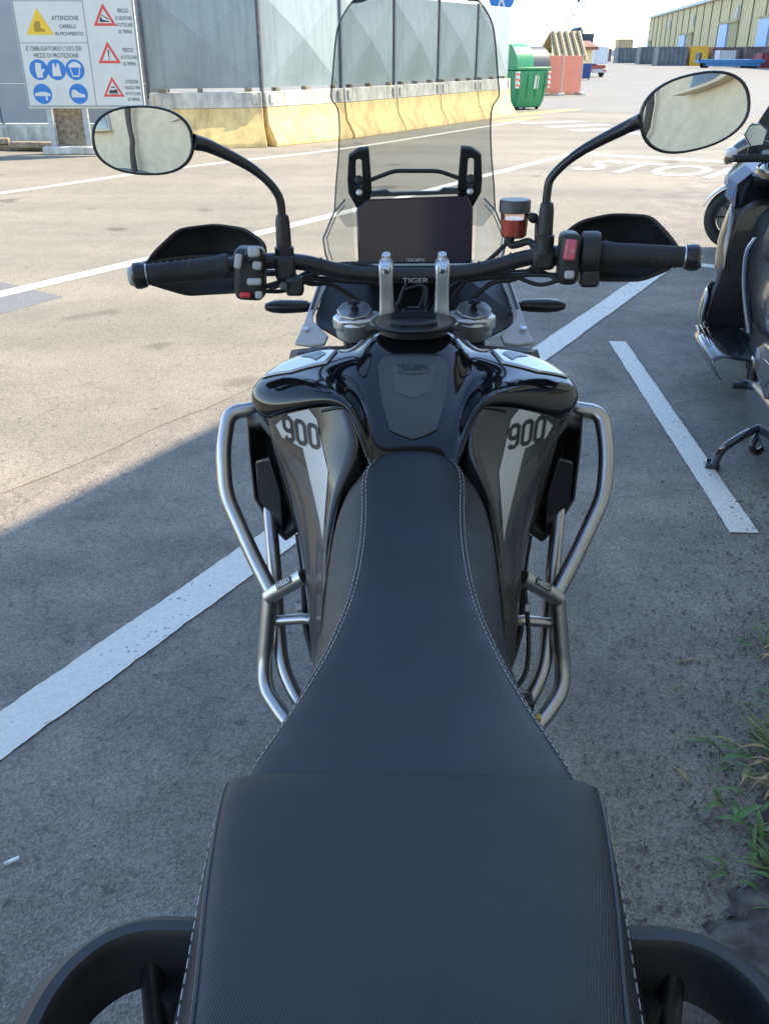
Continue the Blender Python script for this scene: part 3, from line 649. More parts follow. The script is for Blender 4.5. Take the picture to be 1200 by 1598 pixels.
# --- grab rails at the tail
for s in (-1, 1):
    ctr = smooth_path([(.120, .452, .868), (.165, .450, .87), (.203, .447, .872), (.233, .432, .872), (.255, .402, .87), (.264, .36, .866), (.262, .30, .86), (.24, .18, .85), (.15, .06, .84)], 5)
    rings = []
    for i, p in enumerate(ctr):
        t_ = (ctr[min(i + 1, len(ctr) - 1)] - ctr[max(i - 1, 0)]).normalized(); n_ = Vector((t_.y, -t_.x, 0)).normalized() * -1
        if n_.dot(Vector((p.x, p.y - .25, 0))) < 0: n_ = -n_
        sec = [(-.0135, .020), (-.010, .0255), (-.002, .0262), (.0155, .008), (.0185, -.004), (.0175, -.032), (.012, -.040), (-.009, -.040), (-.0135, -.034)]
        rings.append([Vector(((p + n_ * a).x * s, (p + n_ * a).y, p.z + b)) for a, b in sec])
    V, F = loft(rings); gr = mesh('grab_rail', V, F, RAIL, bk, smooth=True); gr.data.set_sharp_from_angle(angle=R(48)); tag(gr, 'curved black plastic pillion grab rail')
    for yy, xx in ((.428, .182),): latheo('rail_lug', (s * xx, yy, .84), (0, -.1, -1), [(0, .009), (.04, .008), (.043, .005)], BLACK, gr, 14)
    tubeo('rail_strut', mx([(.200, .446, .868), (.192, .40, .77), (.15, .36, .70)], s), .010, BLACKS, gr)
    boxo('bracket', (s * .172, .385, .80), (.02, .035, .05), ALU, gr, bevel=.003)
    latheo('bolt', (s * .185, .37, .805), (s, 0, .3), [(0, .007), (.008, .007), (.009, .004)], CHROME, gr, 8)

# --- handlebar
HB = smooth_path([(-.476, 1.508, 1.147), (-.40, 1.522, 1.151), (-.317, 1.538, 1.157), (-.249, 1.55, 1.162), (-.19, 1.558, 1.157), (-.13, 1.563, 1.141), (-.06, 1.565, 1.134), (.06, 1.565, 1.134), (.13, 1.568, 1.144), (.19, 1.568, 1.160), (.25, 1.566, 1.169), (.32, 1.558, 1.170), (.40, 1.546, 1.169), (.478, 1.535, 1.166)], 6)
bar = tubeo('handlebar', HB, .0138, BLACKS, bk, 20); hb = bvh(bar)
V2, F2 = text2d('TIGER', .0135, bold=.0001); V, F = drape(V2, F2, hb, (.002, 1.5, 1.14), (1.25, 0, 0), (0, 0, .8), (0, 1, -.25), .0006, 1); mesh('lettering', V, F, SILVER, bar)
def on_bar(x):
    for a, b in zip(HB, HB[1:]):
        if a.x <= x <= b.x: return a.lerp(b, (x - a.x) / (b.x - a.x))
    return HB[0] if x < HB[0].x else HB[-1]
for s in (-1, 1):
    xs = [.318, .326, .334, .345, .36, .38, .40, .42, .44, .453]
    P = [on_bar(s * x) for x in xs]; r = [.020, .0215, .0195, .0180, .0182, .0178, .0174, .0172, .0174, .0176]
    gp = tubeo('grip', P, r, RUBBER, bk, 20)
    V, F = [], []
    a0 = on_bar(s * .325); a1 = on_bar(s * .455)
    for k in range(9):
        q = a0.lerp(a1, .12 + k * .095); v, f = tube([q, q.lerp(a1, .02 / max(.02, (a1 - q).length) * .25)], .0186, 20); V, F = join([(V, F), (v, f)])
    mesh('grip_rib', V, F, RUBBER, gp, smooth=False)
    d = (a1 - a0).normalized()
    be = latheo('bar_end', on_bar(s * .455), d, [(0, .016), (.002, .0205), (.012, .0225), (.02, .022), (.024, .018), (.0255, .0001)], BLACKS, bk, 24)
    latheo('bar_end_ring', on_bar(s * .455) - d * .001, d, [(0, .0178), (.003, .0185), (.004, .0178)], ALU, be, 24)
    if s < 0: latheo('bar_end_cap', on_bar(-.455) + d * .0245, d, [(0, .0165), (.005, .015), (.007, .011), (.0072, .0001)], GREYBTN, be, 24)
# risers
for x in (-.049, .049):
    V, F = loft([[Vector((x + a * w_, 1.572 + b * d_, z)) for a, b in ((-1, -1), (1, -1), (1, 1), (-1, 1))] for z, w_, d_ in ((1.055, .014, .016), (1.075, .0125, .015), (1.115, .0115, .018), (1.135, .0125, .024), (1.150, .0125, .024), (1.158, .011, .018))])
    rs = mesh('handlebar_riser', V, F, ALU, bk, bevel=.004)
    for yy, zz in ((1.545, 1.144), (1.592, 1.156)):
        latheo('bolt', (x, yy, zz), (0, -.35, 1), [(0, .0085), (.006, .0085), (.0095, .0075), (.0095, .0045), (.006, .004), (.006, .0001)], CHROME, rs, 18)
# top yoke and forks
V, F = poly_prism([(-.15, 1.60, 1.028), (-.135, 1.572, 1.028), (-.10, 1.567, 1.028), (-.06, 1.585, 1.028), (0, 1.59, 1.028), (.06, 1.585, 1.028), (.10, 1.567, 1.028), (.135, 1.572, 1.028), (.15, 1.60, 1.028), (.14, 1.64, 1.028), (.10, 1.65, 1.028), (.05, 1.63, 1.028), (-.05, 1.63, 1.028), (-.10, 1.65, 1.028), (-.14, 1.64, 1.028)], (0, -.006, .026))
yk = mesh('top_yoke', V, F, ALU, bk, bevel=.006)
latheo('stem_nut', (0, 1.602, 1.052), (0, -.3, 1), [(0, .02), (.008, .02), (.009, .014), (.009, .0001)], ALU, yk, 6)
boxo('ignition_lock', (0, 1.575, 1.062), (.045, .03, .018), BLACKS, yk, bevel=.005)
for s in (-1, 1):
    latheo('fork_clamp', (s * .108, 1.607, 1.02), (0, -.3, 1), [(0, .036), (.032, .037), (.036, .034), (.036, .028)], ALU, yk, 28)
    fc = latheo('fork_cap', (s * .108, 1.597, 1.053), (0, -.3, 1), [(0, .029), (.010, .029), (.012, .0275), (.012, .021), (.009, .020), (.009, .011), (.013, .010), (.013, .0001)], ALU, bk, 28)
    V, F = lathe((s * .108, 1.5955, 1.060), (0, -.3, 1), [(0, .0325), (.006, .0325), (.0065, .031), (.0066, .029)], 8); mesh('cap_nut', V, F, STEEL, fc, bevel=.0015)
    ad = latheo('adjuster', (s * .108, 1.593, 1.066), (0, -.3, 1), [(0, .0075), (.004, .0075), (.005, .005), (.010, .0045), (.012, .007), (.016, .007), (.017, .003)], mat('blue_black_anodised', (.02, .024, .04), .3, metal=.6), fc, 10)
    tubeo('adjuster_tab', [(s * .108 - .011, 1.589, 1.079), (s * .108 + .011, 1.589, 1.079)], .003, BLACKS, fc)
    tubeo('fork_tube', [(s * .108, 1.61, 1.02), (s * .108, 1.70, .74), (s * .108, 1.83, .34)], [.024, .026, .028], BLACKS, bk, 18)
# wiring and hoses around the stem
for k, P in enumerate([[(-.03, 1.60, 1.06), (-.06, 1.63, 1.10), (-.12, 1.60, 1.115), (-.2, 1.56, 1.13), (-.26, 1.54, 1.12)], [(.0, 1.64, 1.04), (.02, 1.66, 1.08), (-.01, 1.66, 1.10), (-.03, 1.65, 1.06)], [(.03, 1.62, 1.05), (.07, 1.63, 1.10), (.13, 1.60, 1.12), (.2, 1.58, 1.13), (.26, 1.57, 1.13)],
                      [(-.10, 1.58, 1.125), (-.16, 1.575, 1.135), (-.21, 1.55, 1.128), (-.25, 1.53, 1.118)], [(-.05, 1.60, 1.13), (-.1, 1.60, 1.145), (-.17, 1.59, 1.14), (-.22, 1.57, 1.12)], [(.02, 1.58, 1.06), (.02, 1.62, 1.10), (-.02, 1.64, 1.09)], [(.1, 1.6, 1.13), (.17, 1.6, 1.13), (.22, 1.585, 1.135), (.25, 1.55, 1.125)]]):
    tubeo('cable', smooth_path(P, 6), (.0045, .004, .0045, .0035, .005, .003, .0035)[k], BLACK, bk, 8)
for P, r_ in (([(.17, 1.628, 1.18), (.14, 1.63, 1.15), (.10, 1.61, 1.12), (.07, 1.62, 1.08)], .004), ([(.222, 1.585, 1.15), (.18, 1.60, 1.118), (.14, 1.612, 1.108), (.10, 1.62, 1.07)], .0045), ([(-.222, 1.57, 1.14), (-.19, 1.60, 1.112), (-.15, 1.62, 1.105), (-.10, 1.63, 1.07)], .0045), ([(-.262, 1.55, 1.11), (-.23, 1.575, 1.105), (-.18, 1.585, 1.122), (-.13, 1.578, 1.125)], .0038), ([(.262, 1.57, 1.125), (.22, 1.58, 1.112), (.17, 1.585, 1.128), (.12, 1.585, 1.13)], .0038)):
    tubeo('cable', smooth_path(P, 6), r_, RUBBER, bk, 8)
for x in (-.165, -.115, .115, .17):
    q = on_bar(x); d = (on_bar(x + .004) - on_bar(x - .004)).normalized(); latheo('cable_tie', q - d * .002, d, [(0, .0142), (.0005, .0156), (.0035, .0156), (.004, .0142)], BLACK, bk, 18)
# switch clusters
c = boxo('switch_cluster', (-.281, 1.53, 1.146), (.052, .05, .088), BLACK, bk, bevel=.013, bseg=3, rot=Matrix.Rotation(R(3), 3, 'Y')); tag(c, 'left switch cluster with grey buttons')
def button(name, x, z, w_, h_, m, parent, y=1.503, rz=0, dep=.012):
    V, F = box((0, 0, 0), (w_, dep, h_)); M_ = Matrix.Rotation(R(rz), 3, 'Y') @ Matrix.Rotation(R(-12), 3, 'X')
    return mesh(name, [M_ @ v + Vector((x, y, z)) for v in V], F, m, parent, bevel=.0035)
boxo('switch_horn', (-.268, 1.512, 1.180), (.03, .026, .026), BLACK, c, bevel=.007)
for a in ((-.294, 1.172, .012, .024, GREYBTN, 12), (-.266, 1.188, .019, .017, GREYBTN, -5), (-.263, 1.165, .015, .014, GREYBTN, 8), (-.270, 1.138, .024, .012, GREYBTN, 0), (-.287, 1.1155, .019, .010, REDBTN, 0), (-.264, 1.1155, .012, .013, GREYBTN, 0)):
    button('button', a[0], a[1], a[2], a[3], a[4], c, y=1.5 if a[1] < 1.18 else 1.496, rz=a[5])
c2 = boxo('switch_cluster', (.262, 1.548, 1.165), (.034, .048, .086), BLACK, bk, bevel=.011, bseg=3); tag(c2, 'right switch cluster with red stop switch')
button('button', .260, 1.183, .019, .034, DKRED, c2, y=1.522, rz=6); V2, F2 = text2d('CE', .007); V, F = flat(V2, F2, (.262, 1.5135, 1.183), (1, 0, 0), (0, .2, .98)); mesh('lettering', V, F, SILVER, c2)
button('button', .262, 1.142, .016, .014, GREYBTN, c2, y=1.522)
th = latheo('throttle_housing', on_bar(.284), on_bar(.316) - on_bar(.284), [(0, .030), (.003, .036), (.026, .037), (.032, .034), (.034, .02)], BLACK, bk, 20)
boxo('housing_foot', (.300, 1.553, 1.132), (.032, .045, .03), BLACK, th, bevel=.006)
cc = boxo('clutch_perch', (-.222, 1.545, 1.152), (.034, .034, .044), BLACK, bk, bevel=.008)
boxo('lever_pivot', (-.205, 1.525, 1.125), (.03, .026, .032), BLACK, cc, bevel=.006)
latheo('pivot_bolt', (-.222, 1.51, 1.128), (0, -1, .3), [(0, .007), (.006, .007), (.007, .004)], GREYP, cc, 10)
tubeo('clutch_lever', smooth_path([(-.23, 1.58, 1.135), (-.30, 1.60, 1.13), (-.38, 1.592, 1.125), (-.45, 1.58, 1.122)], 5), [.006] * 16, BLACKS, bk, 10)
tubeo('brake_lever', smooth_path([(.24, 1.60, 1.145), (.31, 1.62, 1.145), (.39, 1.61, 1.142), (.45, 1.60, 1.14)], 5), [.006] * 16, BLACKS, bk, 10)
mc = boxo('brake_master_cylinder', (.222, 1.575, 1.162), (.04, .05, .04), BLACK, bk, bevel=.008)
# hand guards
for s, P in ((-1, [(.493, .128), (.463, .169), (.42, .205), (.36, .208), (.30, .204), (.262, .182), (.268, .12), (.308, .089), (.415, .085), (.452, .104)]), (1, [(.26, .197), (.292, .215), (.35, .221), (.413, .221), (.445, .19), (.462, .168), (.453, .135), (.409, .107), (.34, .104), (.27, .13)])):
    P_ = [Vector((x, z, 0)) for x, z in P]; n_ = len(P_); P = []
    for i in range(n_):
        a_, b_, c_ = P_[i - 1], P_[i], P_[(i + 1) % n_]; u_ = a_ - b_; v_ = c_ - b_; d_ = min(.014, u_.length * .4, v_.length * .4); p0 = b_ + u_.normalized() * d_; p2 = b_ + v_.normalized() * d_
        P += [tuple((p0 * (1 - t_) ** 2 + b_ * 2 * t_ * (1 - t_) + p2 * t_ * t_).xy) for t_ in (0, .33, .67, 1)]
    def gy(x): return 1.640 - 1.6 * max(0, x - .36) ** 1.5 - .5 * max(0, .34 - x)
    c0 = Vector((.37, 0, .15)); rings = []
    for k, dy in ((1., 0), (.93, .010), (.7, .020), (.35, .026)):
        rings.append([Vector((s * (c0.x + (x - c0.x) * k), gy(c0.x + (x - c0.x) * k) + dy, 1 + c0.z + (z - c0.z) * k)) for x, z in P])
    V, F = loft(rings, cap=False); n = len(P); F.append(tuple(range(3 * n, 4 * n)))
    hg = mesh('hand_guard', V, F, BLACK, bk, smooth=True, solid=.004, soff=0); tag(hg, 'black plastic hand guard in front of the ' + ('left' if s < 0 else 'right') + ' grip')
    tubeo('guard_frame', smooth_path([(s * .475, 1.53, 1.155), (s * .478, 1.575, 1.15), (s * .44, 1.625, 1.15), (s * .36, 1.645, 1.15), (s * .27, 1.605, 1.152)], 6), .008, BLACKS, hg, 10)
# mirrors
def mirror(s, c, hw, hh, tilt, nrm, stem, lab):
    c = Vector(c); n_ = Vector(nrm).normalized(); x_ = Vector((1, 0, 0)); x_ = (x_ - n_ * x_.dot(n_)).normalized(); z_ = x_.cross(n_) ; z_ = z_ if z_.z > 0 else -z_
    x_, z_ = x_ * math.cos(tilt) + z_ * math.sin(tilt), z_ * math.cos(tilt) - x_ * math.sin(tilt)
    def ring(k, off, m=40):
        out = []
        for i in range(m):
            a = 2 * math.pi * i / m; ca, sa = math.cos(a), math.sin(a); e = 2 / 2.35
            px = abs(ca) ** e * (1 if ca > 0 else -1); pz = abs(sa) ** e * (1 if sa > 0 else -1)
            kz = 1 - .10 * px * s * (1 if sa < 0 else -.4)
            out.append(c + x_ * px * hw * k + z_ * pz * hh * k * kz + n_ * off)
        return out
    V, F = loft([ring(.925, .001), ring(.955, .003), ring(.99, .0015), ring(1.0, -.004), ring(.97, -.014), ring(.86, -.026), ring(.6, -.034), ring(.2, -.037)], cap=False); F.append(tuple(range(7 * 40, 8 * 40)))
    m = mesh('mirror', V, F, BLACKS, bk, smooth=True); tag(m, lab)
    rr = [ring(k, .0008 + .0032 * (1 - k * k)) for k in (.93, .8, .65, .5, .35, .2, .06)]
    V, F = loft(rr, cap=False); F.append(tuple(range(6 * 40, 7 * 40))); mesh('mirror_glass', V, F, MIRROR, m, smooth=True)
    st = smooth_path(stem, 6); k = len(st); tubeo('stem', st, [.0125 - .0055 * min(1, i / (k * .45)) for i in range(k)], BLACKS, m, 14)
    b0 = Vector(stem[-1]); latheo('stem_boot', b0 + Vector((0, 0, .0)), (0, 0, 1), [(-.03, .0165), (0, .0165), (.002, .013), (.04, .0125), (.052, .0105), (.054, .008)], BLACK, m, 18)
    return m
mirror(-1, (-.429, 1.50, 1.360), .080, .0515, R(2), (.13, -1, .06), [(-.352, 1.512, 1.357), (-.325, 1.53, 1.346), (-.265, 1.54, 1.313), (-.229, 1.548, 1.274), (-.223, 1.55, 1.235), (-.223, 1.55, 1.185)], 'left oval mirror on a bent black stem')
mirror(1, (.428, 1.50, 1.392), .0815, .0555, R(9), (-.17, -1, .05), [(.355, 1.515, 1.381), (.335, 1.535, 1.370), (.268, 1.55, 1.333), (.229, 1.56, 1.297), (.221, 1.562, 1.268), (.222, 1.562, 1.20)], 'right oval mirror on a bent black stem')
# brake fluid reservoir
rv = latheo('brake_reservoir', (.176, 1.63, 1.185), (0, 0, 1), [(0, .019), (.003, .0225), (.036, .0245), (.046, .0248)], SMOKE, bk, 28)
latheo('fluid', (.176, 1.63, 1.187), (0, 0, 1), [(0, .018), (.002, .0208), (.030, .0228), (.030, .0001)], FLUID, rv, 24)
latheo('reservoir_cap', (.176, 1.63, 1.228), (0, 0, 1), [(0, .0275), (.018, .0275), (.021, .0255), (.0215, .02), (.0205, .0001)], GREYP, rv, 28)
tubeo('reservoir_bracket', fillet([(.198, 1.625, 1.222), (.214, 1.615, 1.222), (.214, 1.60, 1.17)], .008), .004, BLACKS, rv, 8)
latheo('bracket_bolt', (.206, 1.612, 1.222), (0, -1, 0), [(0, .009), (.012, .009), (.013, .006)], BLACKS, rv, 10)
tubeo('reservoir_hose', smooth_path([(.172, 1.63, 1.186), (.172, 1.628, 1.172), (.185, 1.622, 1.174), (.203, 1.612, 1.18), (.215, 1.60, 1.165), (.218, 1.59, 1.15)], 6), .0065, RUBBER, rv, 10)
tubeo('reservoir_pin', [(.160, 1.632, 1.185), (.157, 1.63, 1.15)], .003, ALU, rv, 8)

# --- windscreen, brackets, display
SC = [(.055, 1.553, 1.572), (.074, 1.559, 1.565), (.090, 1.567, 1.553), (.106, 1.579, 1.536), (.1185, 1.592, 1.515), (.126, 1.612, 1.484), (.132, 1.635, 1.45), (.138, 1.658, 1.417), (.1365, 1.664, 1.407), (.129, 1.672, 1.394), (.1285, 1.690, 1.366), (.134, 1.72, 1.315), (.143, 1.752, 1.260), (.150, 1.782, 1.208), (.13, 1.80, 1.175)]
rows = [[(0, 1.545, 1.563), (.02, 1.545, 1.5628), (.04, 1.548, 1.561), (.06, 1.556, 1.557)]]
rings = []
top = (.030, 1.548, 1.577)
for x, y, z in [top] + SC:
    x *= 1.03
    rings.append([Vector((x * f, y + .028 * (1 - f * f) * (x / .13), z)) for f in [-1, -.85, -.65, -.4, -.2, 0, .2, .4, .65, .85, 1]])
V, F = loft(rings, cap=False, closed=False)
ws = mesh('windscreen', V, F, CLEAR, bk, smooth=True, solid=.004, rim=False); tag(ws, 'tall clear windscreen')
EDGE = mat('screen_edge', (.07, .08, .09), .2)
E_ = smooth_path([Vector((0, 1.552, 1.578))] + [Vector((x * 1.03, y, z)) for x, y, z in [top] + SC[:-1]], 3)
for s in (-1, 1): tubeo('screen_edge', mx(E_, s), .0013, EDGE, ws, 6)
for s in (-1, 1):
    bp_ = [(.083, 1.715, 1.326), (.101, 1.715, 1.324), (.121, 1.718, 1.313), (.125, 1.745, 1.245), (.119, 1.752, 1.225), (.104, 1.757, 1.205), (.098, 1.752, 1.218), (.080, 1.742, 1.24)]
    hole = [(.0945, 1.708), (.107, 1.708)]
    # plate with a slot, built as a ring around the slot
    O = [(.083, 1.326), (.101, 1.3245), (.120, 1.313), (.1245, 1.27), (.124, 1.245), (.104, 1.205), (.080, 1.24), (.081, 1.28)]
    I = [(.0965, 1.306), (.102, 1.308), (.1075, 1.305), (.1085, 1.285), (.109, 1.262), (.102, 1.258), (.0965, 1.262), (.0965, 1.285)]
    def yz(z): return 1.712 + (1.326 - z) * .38
    f0 = [Vector((s * x, yz(z), z)) for x, z in O]; f1 = [Vector((s * x, yz(z), z)) for x, z in I]; b0 = [v + Vector((0, .014, .004)) for v in f0]; b1 = [v + Vector((0, .014, .004)) for v in f1]
    V, F = loft([f0, f1, b1, b0, f0], cap=False); br = mesh('screen_bracket', V, F, BLACK, bk, bevel=.0025)
    latheo('bolt', (s * .1025, 1.736, 1.248), (0, -1, .3), [(0, .0065), (.006, .006), (.0075, .004)], ALU, br, 12)
    latheo('slider', (s * .1025, 1.732, 1.270), (0, -1, .3), [(0, .0085), (.008, .008), (.010, .005)], BLACK, br, 12)
    # clear side deflector
    P = mx([(.117, 1.735, 1.235), (.130, 1.735, 1.236), (.150, 1.722, 1.216), (.171, 1.70, 1.171), (.166, 1.688, 1.145), (.158, 1.680, 1.125), (.112, 1.695, 1.125)], s)
    V, F = poly_prism(P, (0, .004, .001)); df = mesh('wind_deflector', V, F, CLEAR2, bk); tubeo('deflector_edge', P[1:6], .0016, EDGE, df, 6)
    tubeo('deflector_edge', [p.lerp(Vector((s * .13, 1.71, 1.18)), .18) + Vector((0, -.001, 0)) for p in P[1:6]], .0009, EDGE, df, 6)
    # turn signal
    tsg = latheo('turn_signal', (s * .19, 1.735, 1.036), (s, -.06, 0), [(0, .007), (.018, .008), (.02, .011), (.035, .0125), (.07, .0135), (.09, .0115), (.103, .007), (.106, .001)], BLACKS, bk, 18)
    V, F = lathe((s * .222, 1.745, 1.036), (s, -.04, 0), [(0, .008), (.03, .011), (.055, .011), (.068, .004)], 12); mesh('lens', V, F, AMBER, tsg, smooth=True)
    # cowl side panel
    P = mx([(.222, 1.60, 1.002), (.209, 1.655, 1.026), (.188, 1.76, 1.085), (.166, 1.765, 1.088), (.193, 1.668, 1.037), (.191, 1.650, 1.03), (.160, 1.615, 1.012), (.165, 1.594, 1.003), (.19, 1.592, 1.0)], s)
    V, F = poly_prism(P, (0, .003, -.007)); cw = mesh('cowl_panel', V, F, WHITE if s > 0 else WHITE, bk, bevel=.002)
    V, F = poly_prism([p + Vector((0, -.0008, .003)) for p in mx([(.192, 1.672, 1.044), (.198, 1.672, 1.0435), (.182, 1.758, 1.087), (.178, 1.758, 1.0875)], s)], (0, .001, -.002)); mesh('panel_slot', V, F, BLACK, cw)
    latheo('bolt', (s * .203, 1.627, 1.018), (0, -.35, 1), [(0, .006), (.004, .006), (.005, .003)], ALU, cw, 12)
    # dark shelf between cowl and tank
    V, F = loft([mx([(.10, 1.56, 1.005), (.16, 1.575, 1.000), (.225, 1.588, .99), (.228, 1.575, .98)], s), mx([(.09, 1.53, 1.008), (.15, 1.545, 1.006), (.205, 1.545, .995), (.21, 1.54, .97)], s)], cap=False, closed=False)
    mesh('cockpit_shelf', V, F, BLACK, bk, smooth=True, solid=.006)
V, F = loft([[(-.170, 1.772, 1.086), (-.09, 1.775, 1.09), (0, 1.775, 1.09), (.09, 1.775, 1.09), (.170, 1.772, 1.086)], [(-.188, 1.672, 1.034), (-.10, 1.68, .995), (0, 1.68, .985), (.10, 1.68, .995), (.188, 1.672, 1.034)], [(-.184, 1.645, 1.022), (-.10, 1.63, .985), (0, 1.63, .975), (.10, 1.63, .985), (.184, 1.645, 1.022)], [(-.13, 1.60, 1.008), (-.08, 1.57, .985), (0, 1.56, .975), (.08, 1.57, .985), (.13, 1.60, 1.008)]], cap=False, closed=False)
mesh('cockpit_tray', V, F, BLACK, bk, smooth=True, solid=.004)
tubeo('screen_cross_bar', fillet([(-.086, 1.742, 1.268), (-.075, 1.742, 1.272), (-.038, 1.742, 1.285), (.045, 1.742, 1.284), (.08, 1.742, 1.272), (.09, 1.742, 1.268)], .012), .0038, BLACKS, bk, 12)
dp = mesh('display', *poly_prism([(-.105, 1.685, 1.128), (.107, 1.685, 1.128), (.108, 1.712, 1.222), (.098, 1.717, 1.244), (-.088, 1.717, 1.239), (-.108, 1.712, 1.222)], (0, .022, -.004)), DISPLAY, bk, bevel=.003)
tag(dp, 'dark glossy instrument display')
V, F = poly_prism([(-.084, 1.722, 1.242), (-.079, 1.724, 1.251), (-.052, 1.725, 1.254), (-.045, 1.724, 1.249), (.045, 1.724, 1.250), (.053, 1.725, 1.256), (.08, 1.724, 1.255), (.086, 1.722, 1.246)], (0, .02, 0)); mesh('display_hood', V, F, BLACK, dp, bevel=.002)
V2, F2 = text2d('TRIUMPH', .0085, bold=.0001); V, F = flat(V2, F2, (.002, 1.6835, 1.1345), (1, 0, 0), (0, .27, .96), .0006); mesh('lettering', V, F, SILVER, dp)
V, F = poly_prism([(-.112, 1.69, 1.122), (.114, 1.69, 1.122), (.112, 1.70, 1.105), (-.110, 1.70, 1.105)], (0, .06, 0)); mesh('display_base', V, F, BLACK, dp, bevel=.003)
# nose, headlight, beak (hidden from the saddle)
V, F = loft([[Vector((x * w_, y, z)) for x, z in ((-1, zb), (-.9, zt - .03), (-.5, zt), (.5, zt), (.9, zt - .03), (1, zb))] for y, w_, zb, zt in ((1.76, .10, .93, 1.12), (1.86, .11, .92, 1.10), (1.95, .09, .93, 1.04), (2.0, .05, .95, 1.0))])
nz = mesh('front_cowl', V, F, GLOSS, bk, smooth=True, bevel=.006)
boxo('headlight', (0, 1.965, .985), (.14, .05, .05), mat('headlight_lens', (.6, .62, .64), .06), nz, bevel=.015)
V, F = loft([[Vector((x * w_, y, z + h)) for x, h in ((-1, -.02), (-.4, .015), (.4, .015), (1, -.02))] for y, w_, z in ((1.75, .07, .84), (1.95, .07, .83), (2.2, .035, .80))], closed=False, cap=False); mesh('beak', V, F, GLOSS, bk, smooth=True, solid=.005)
# wheels, engine, frame
def wheel(y, r, wd, name, parent, spokes=14, q0=.86):
    wv = empty(name); wv.parent = parent
    V, F = [], []; seg = 48; prof = [(-.35, q0), (-.5, q0 + .04), (-.46, .965), (-.25, .995), (0, 1.), (.25, .995), (.46, .965), (.5, q0 + .04), (.35, q0)]
    rg = []
    for k in range(seg):
        a = 2 * math.pi * k / seg; rg.append([Vector((q[0] * wd, y + math.cos(a) * r * q[1], r + math.sin(a) * r * q[1])) for q in prof])
    V, F = loft(rg + [rg[0]], cap=False, closed=True)
    ty = mesh('tyre', V, F, RUBBER, wv, smooth=True)
    rg = []
    for k in range(seg):
        a = 2 * math.pi * k / seg; rg.append([Vector((q[0] * wd, y + math.cos(a) * r * q[1], r + math.sin(a) * r * q[1])) for q in [(-.4, q0 + .01), (-.3, q0 - .06), (.3, q0 - .06), (.4, q0 + .01)]])
    V, F = loft(rg + [rg[0]], cap=False); mesh('rim', V, F, BLACKS, wv, smooth=True)
    parts = [lathe((-wd * .6, y, r), (1, 0, 0), [(0, .03), (wd * .3, .045), (wd * .9, .045), (wd * 1.2, .03)], 16)]
    for k in range(spokes):
        a = 2 * math.pi * k / spokes; parts.append(tube([(wd * .3 * (-1) ** k, y + math.cos(a) * .04, r + math.sin(a) * .04), (wd * .1 * (-1) ** k, y + math.cos(a) * r * (q0 - .04), r + math.sin(a) * r * (q0 - .04))], .008, 6))
    V, F = join(parts); mesh('spokes', V, F, BLACKS, wv)
    V, F = lathe((wd * .75, y, r), (1, 0, 0), [(0, .15), (.005, .15), (.005, .09), (0, .09)], 32); mesh('brake_disc', V, F, STEEL, wv)
    return wv
wheel(1.93, .335, .10, 'front_wheel', bk); wheel(.40, .325, .15, 'rear_wheel', bk)
V, F = loft([[Vector((math.sin(a) * .062, 1.93 + math.cos(b) * .37, .335 + math.sin(b) * .37 + math.cos(a) * .012 - .012)) for a in (-1.4, -.7, 0, .7, 1.4)] for b in [R(60 + 15 * k) for k in range(7)]], closed=False, cap=False); mesh('front_mudguard', V, F, BLACK, bk, smooth=True, solid=.004)
V, F = join([box((0, 1.18, .52), (.24, .38, .28)), box((0, 1.33, .56), (.20, .14, .22), Matrix.Rotation(R(-25), 3, 'X')), box((0, 1.1, .33), (.22, .40, .14)), box((.15, 1.1, .42), (.07, .18, .18)), box((-.15, 1.12, .42), (.07, .18, .18))])
mesh('engine', V, F, GREYP, bk, bevel=.02)
boxo('radiator', (0, 1.52, .72), (.34, .035, .26), BLACK, bk, bevel=.006)
for s in (-1, 1):
    tubeo('frame_tube', [(s * .04, 1.55, .95), (s * .11, 1.25, .80), (s * .12, .95, .72), (s * .10, .55, .80), (s * .09, .15, .82)], .016, BLACKS, bk)
    tubeo('swingarm', [(s * .10, .90, .42), (s * .11, .65, .36), (s * .11, .38, .325)], [.03, .028, .025], BLACKS, bk)
    pg = tubeo('foot_peg', [(s * .13, .86, .36), (s * .25, .85, .355)], .013, STEEL, bk)
    boxo('footrest_plate', (s * .14, .82, .42), (.012, .14, .16), BLACKS, bk, bevel=.006)
V, F = loft([[Vector((x * w_, y, z)) for x, z in ((-1, .74), (-1, .84), (1, .84), (1, .74))] for y, w_ in ((.95, .11), (.6, .13), (.2, .12), (-.1, .06))]); mesh('tail', V, F, BLACK, bk, bevel=.01)
tubeo('exhaust', [(.06, 1.3, .33), (.12, .95, .28), (.17, .7, .36), (.20, .35, .52), (.21, .12, .58)], [.025, .028, .045, .055, .05], STEEL, bk, 18)
tubeo('side_stand', [(-.12, .88, .30), (-.22, .92, .12), (-.27, .94, .012)], .013, BLACKS, bk); 
boxo('stand_foot', (-.275, .94, .012), (.06, .05, .014), BLACKS, bk, bevel=.004)

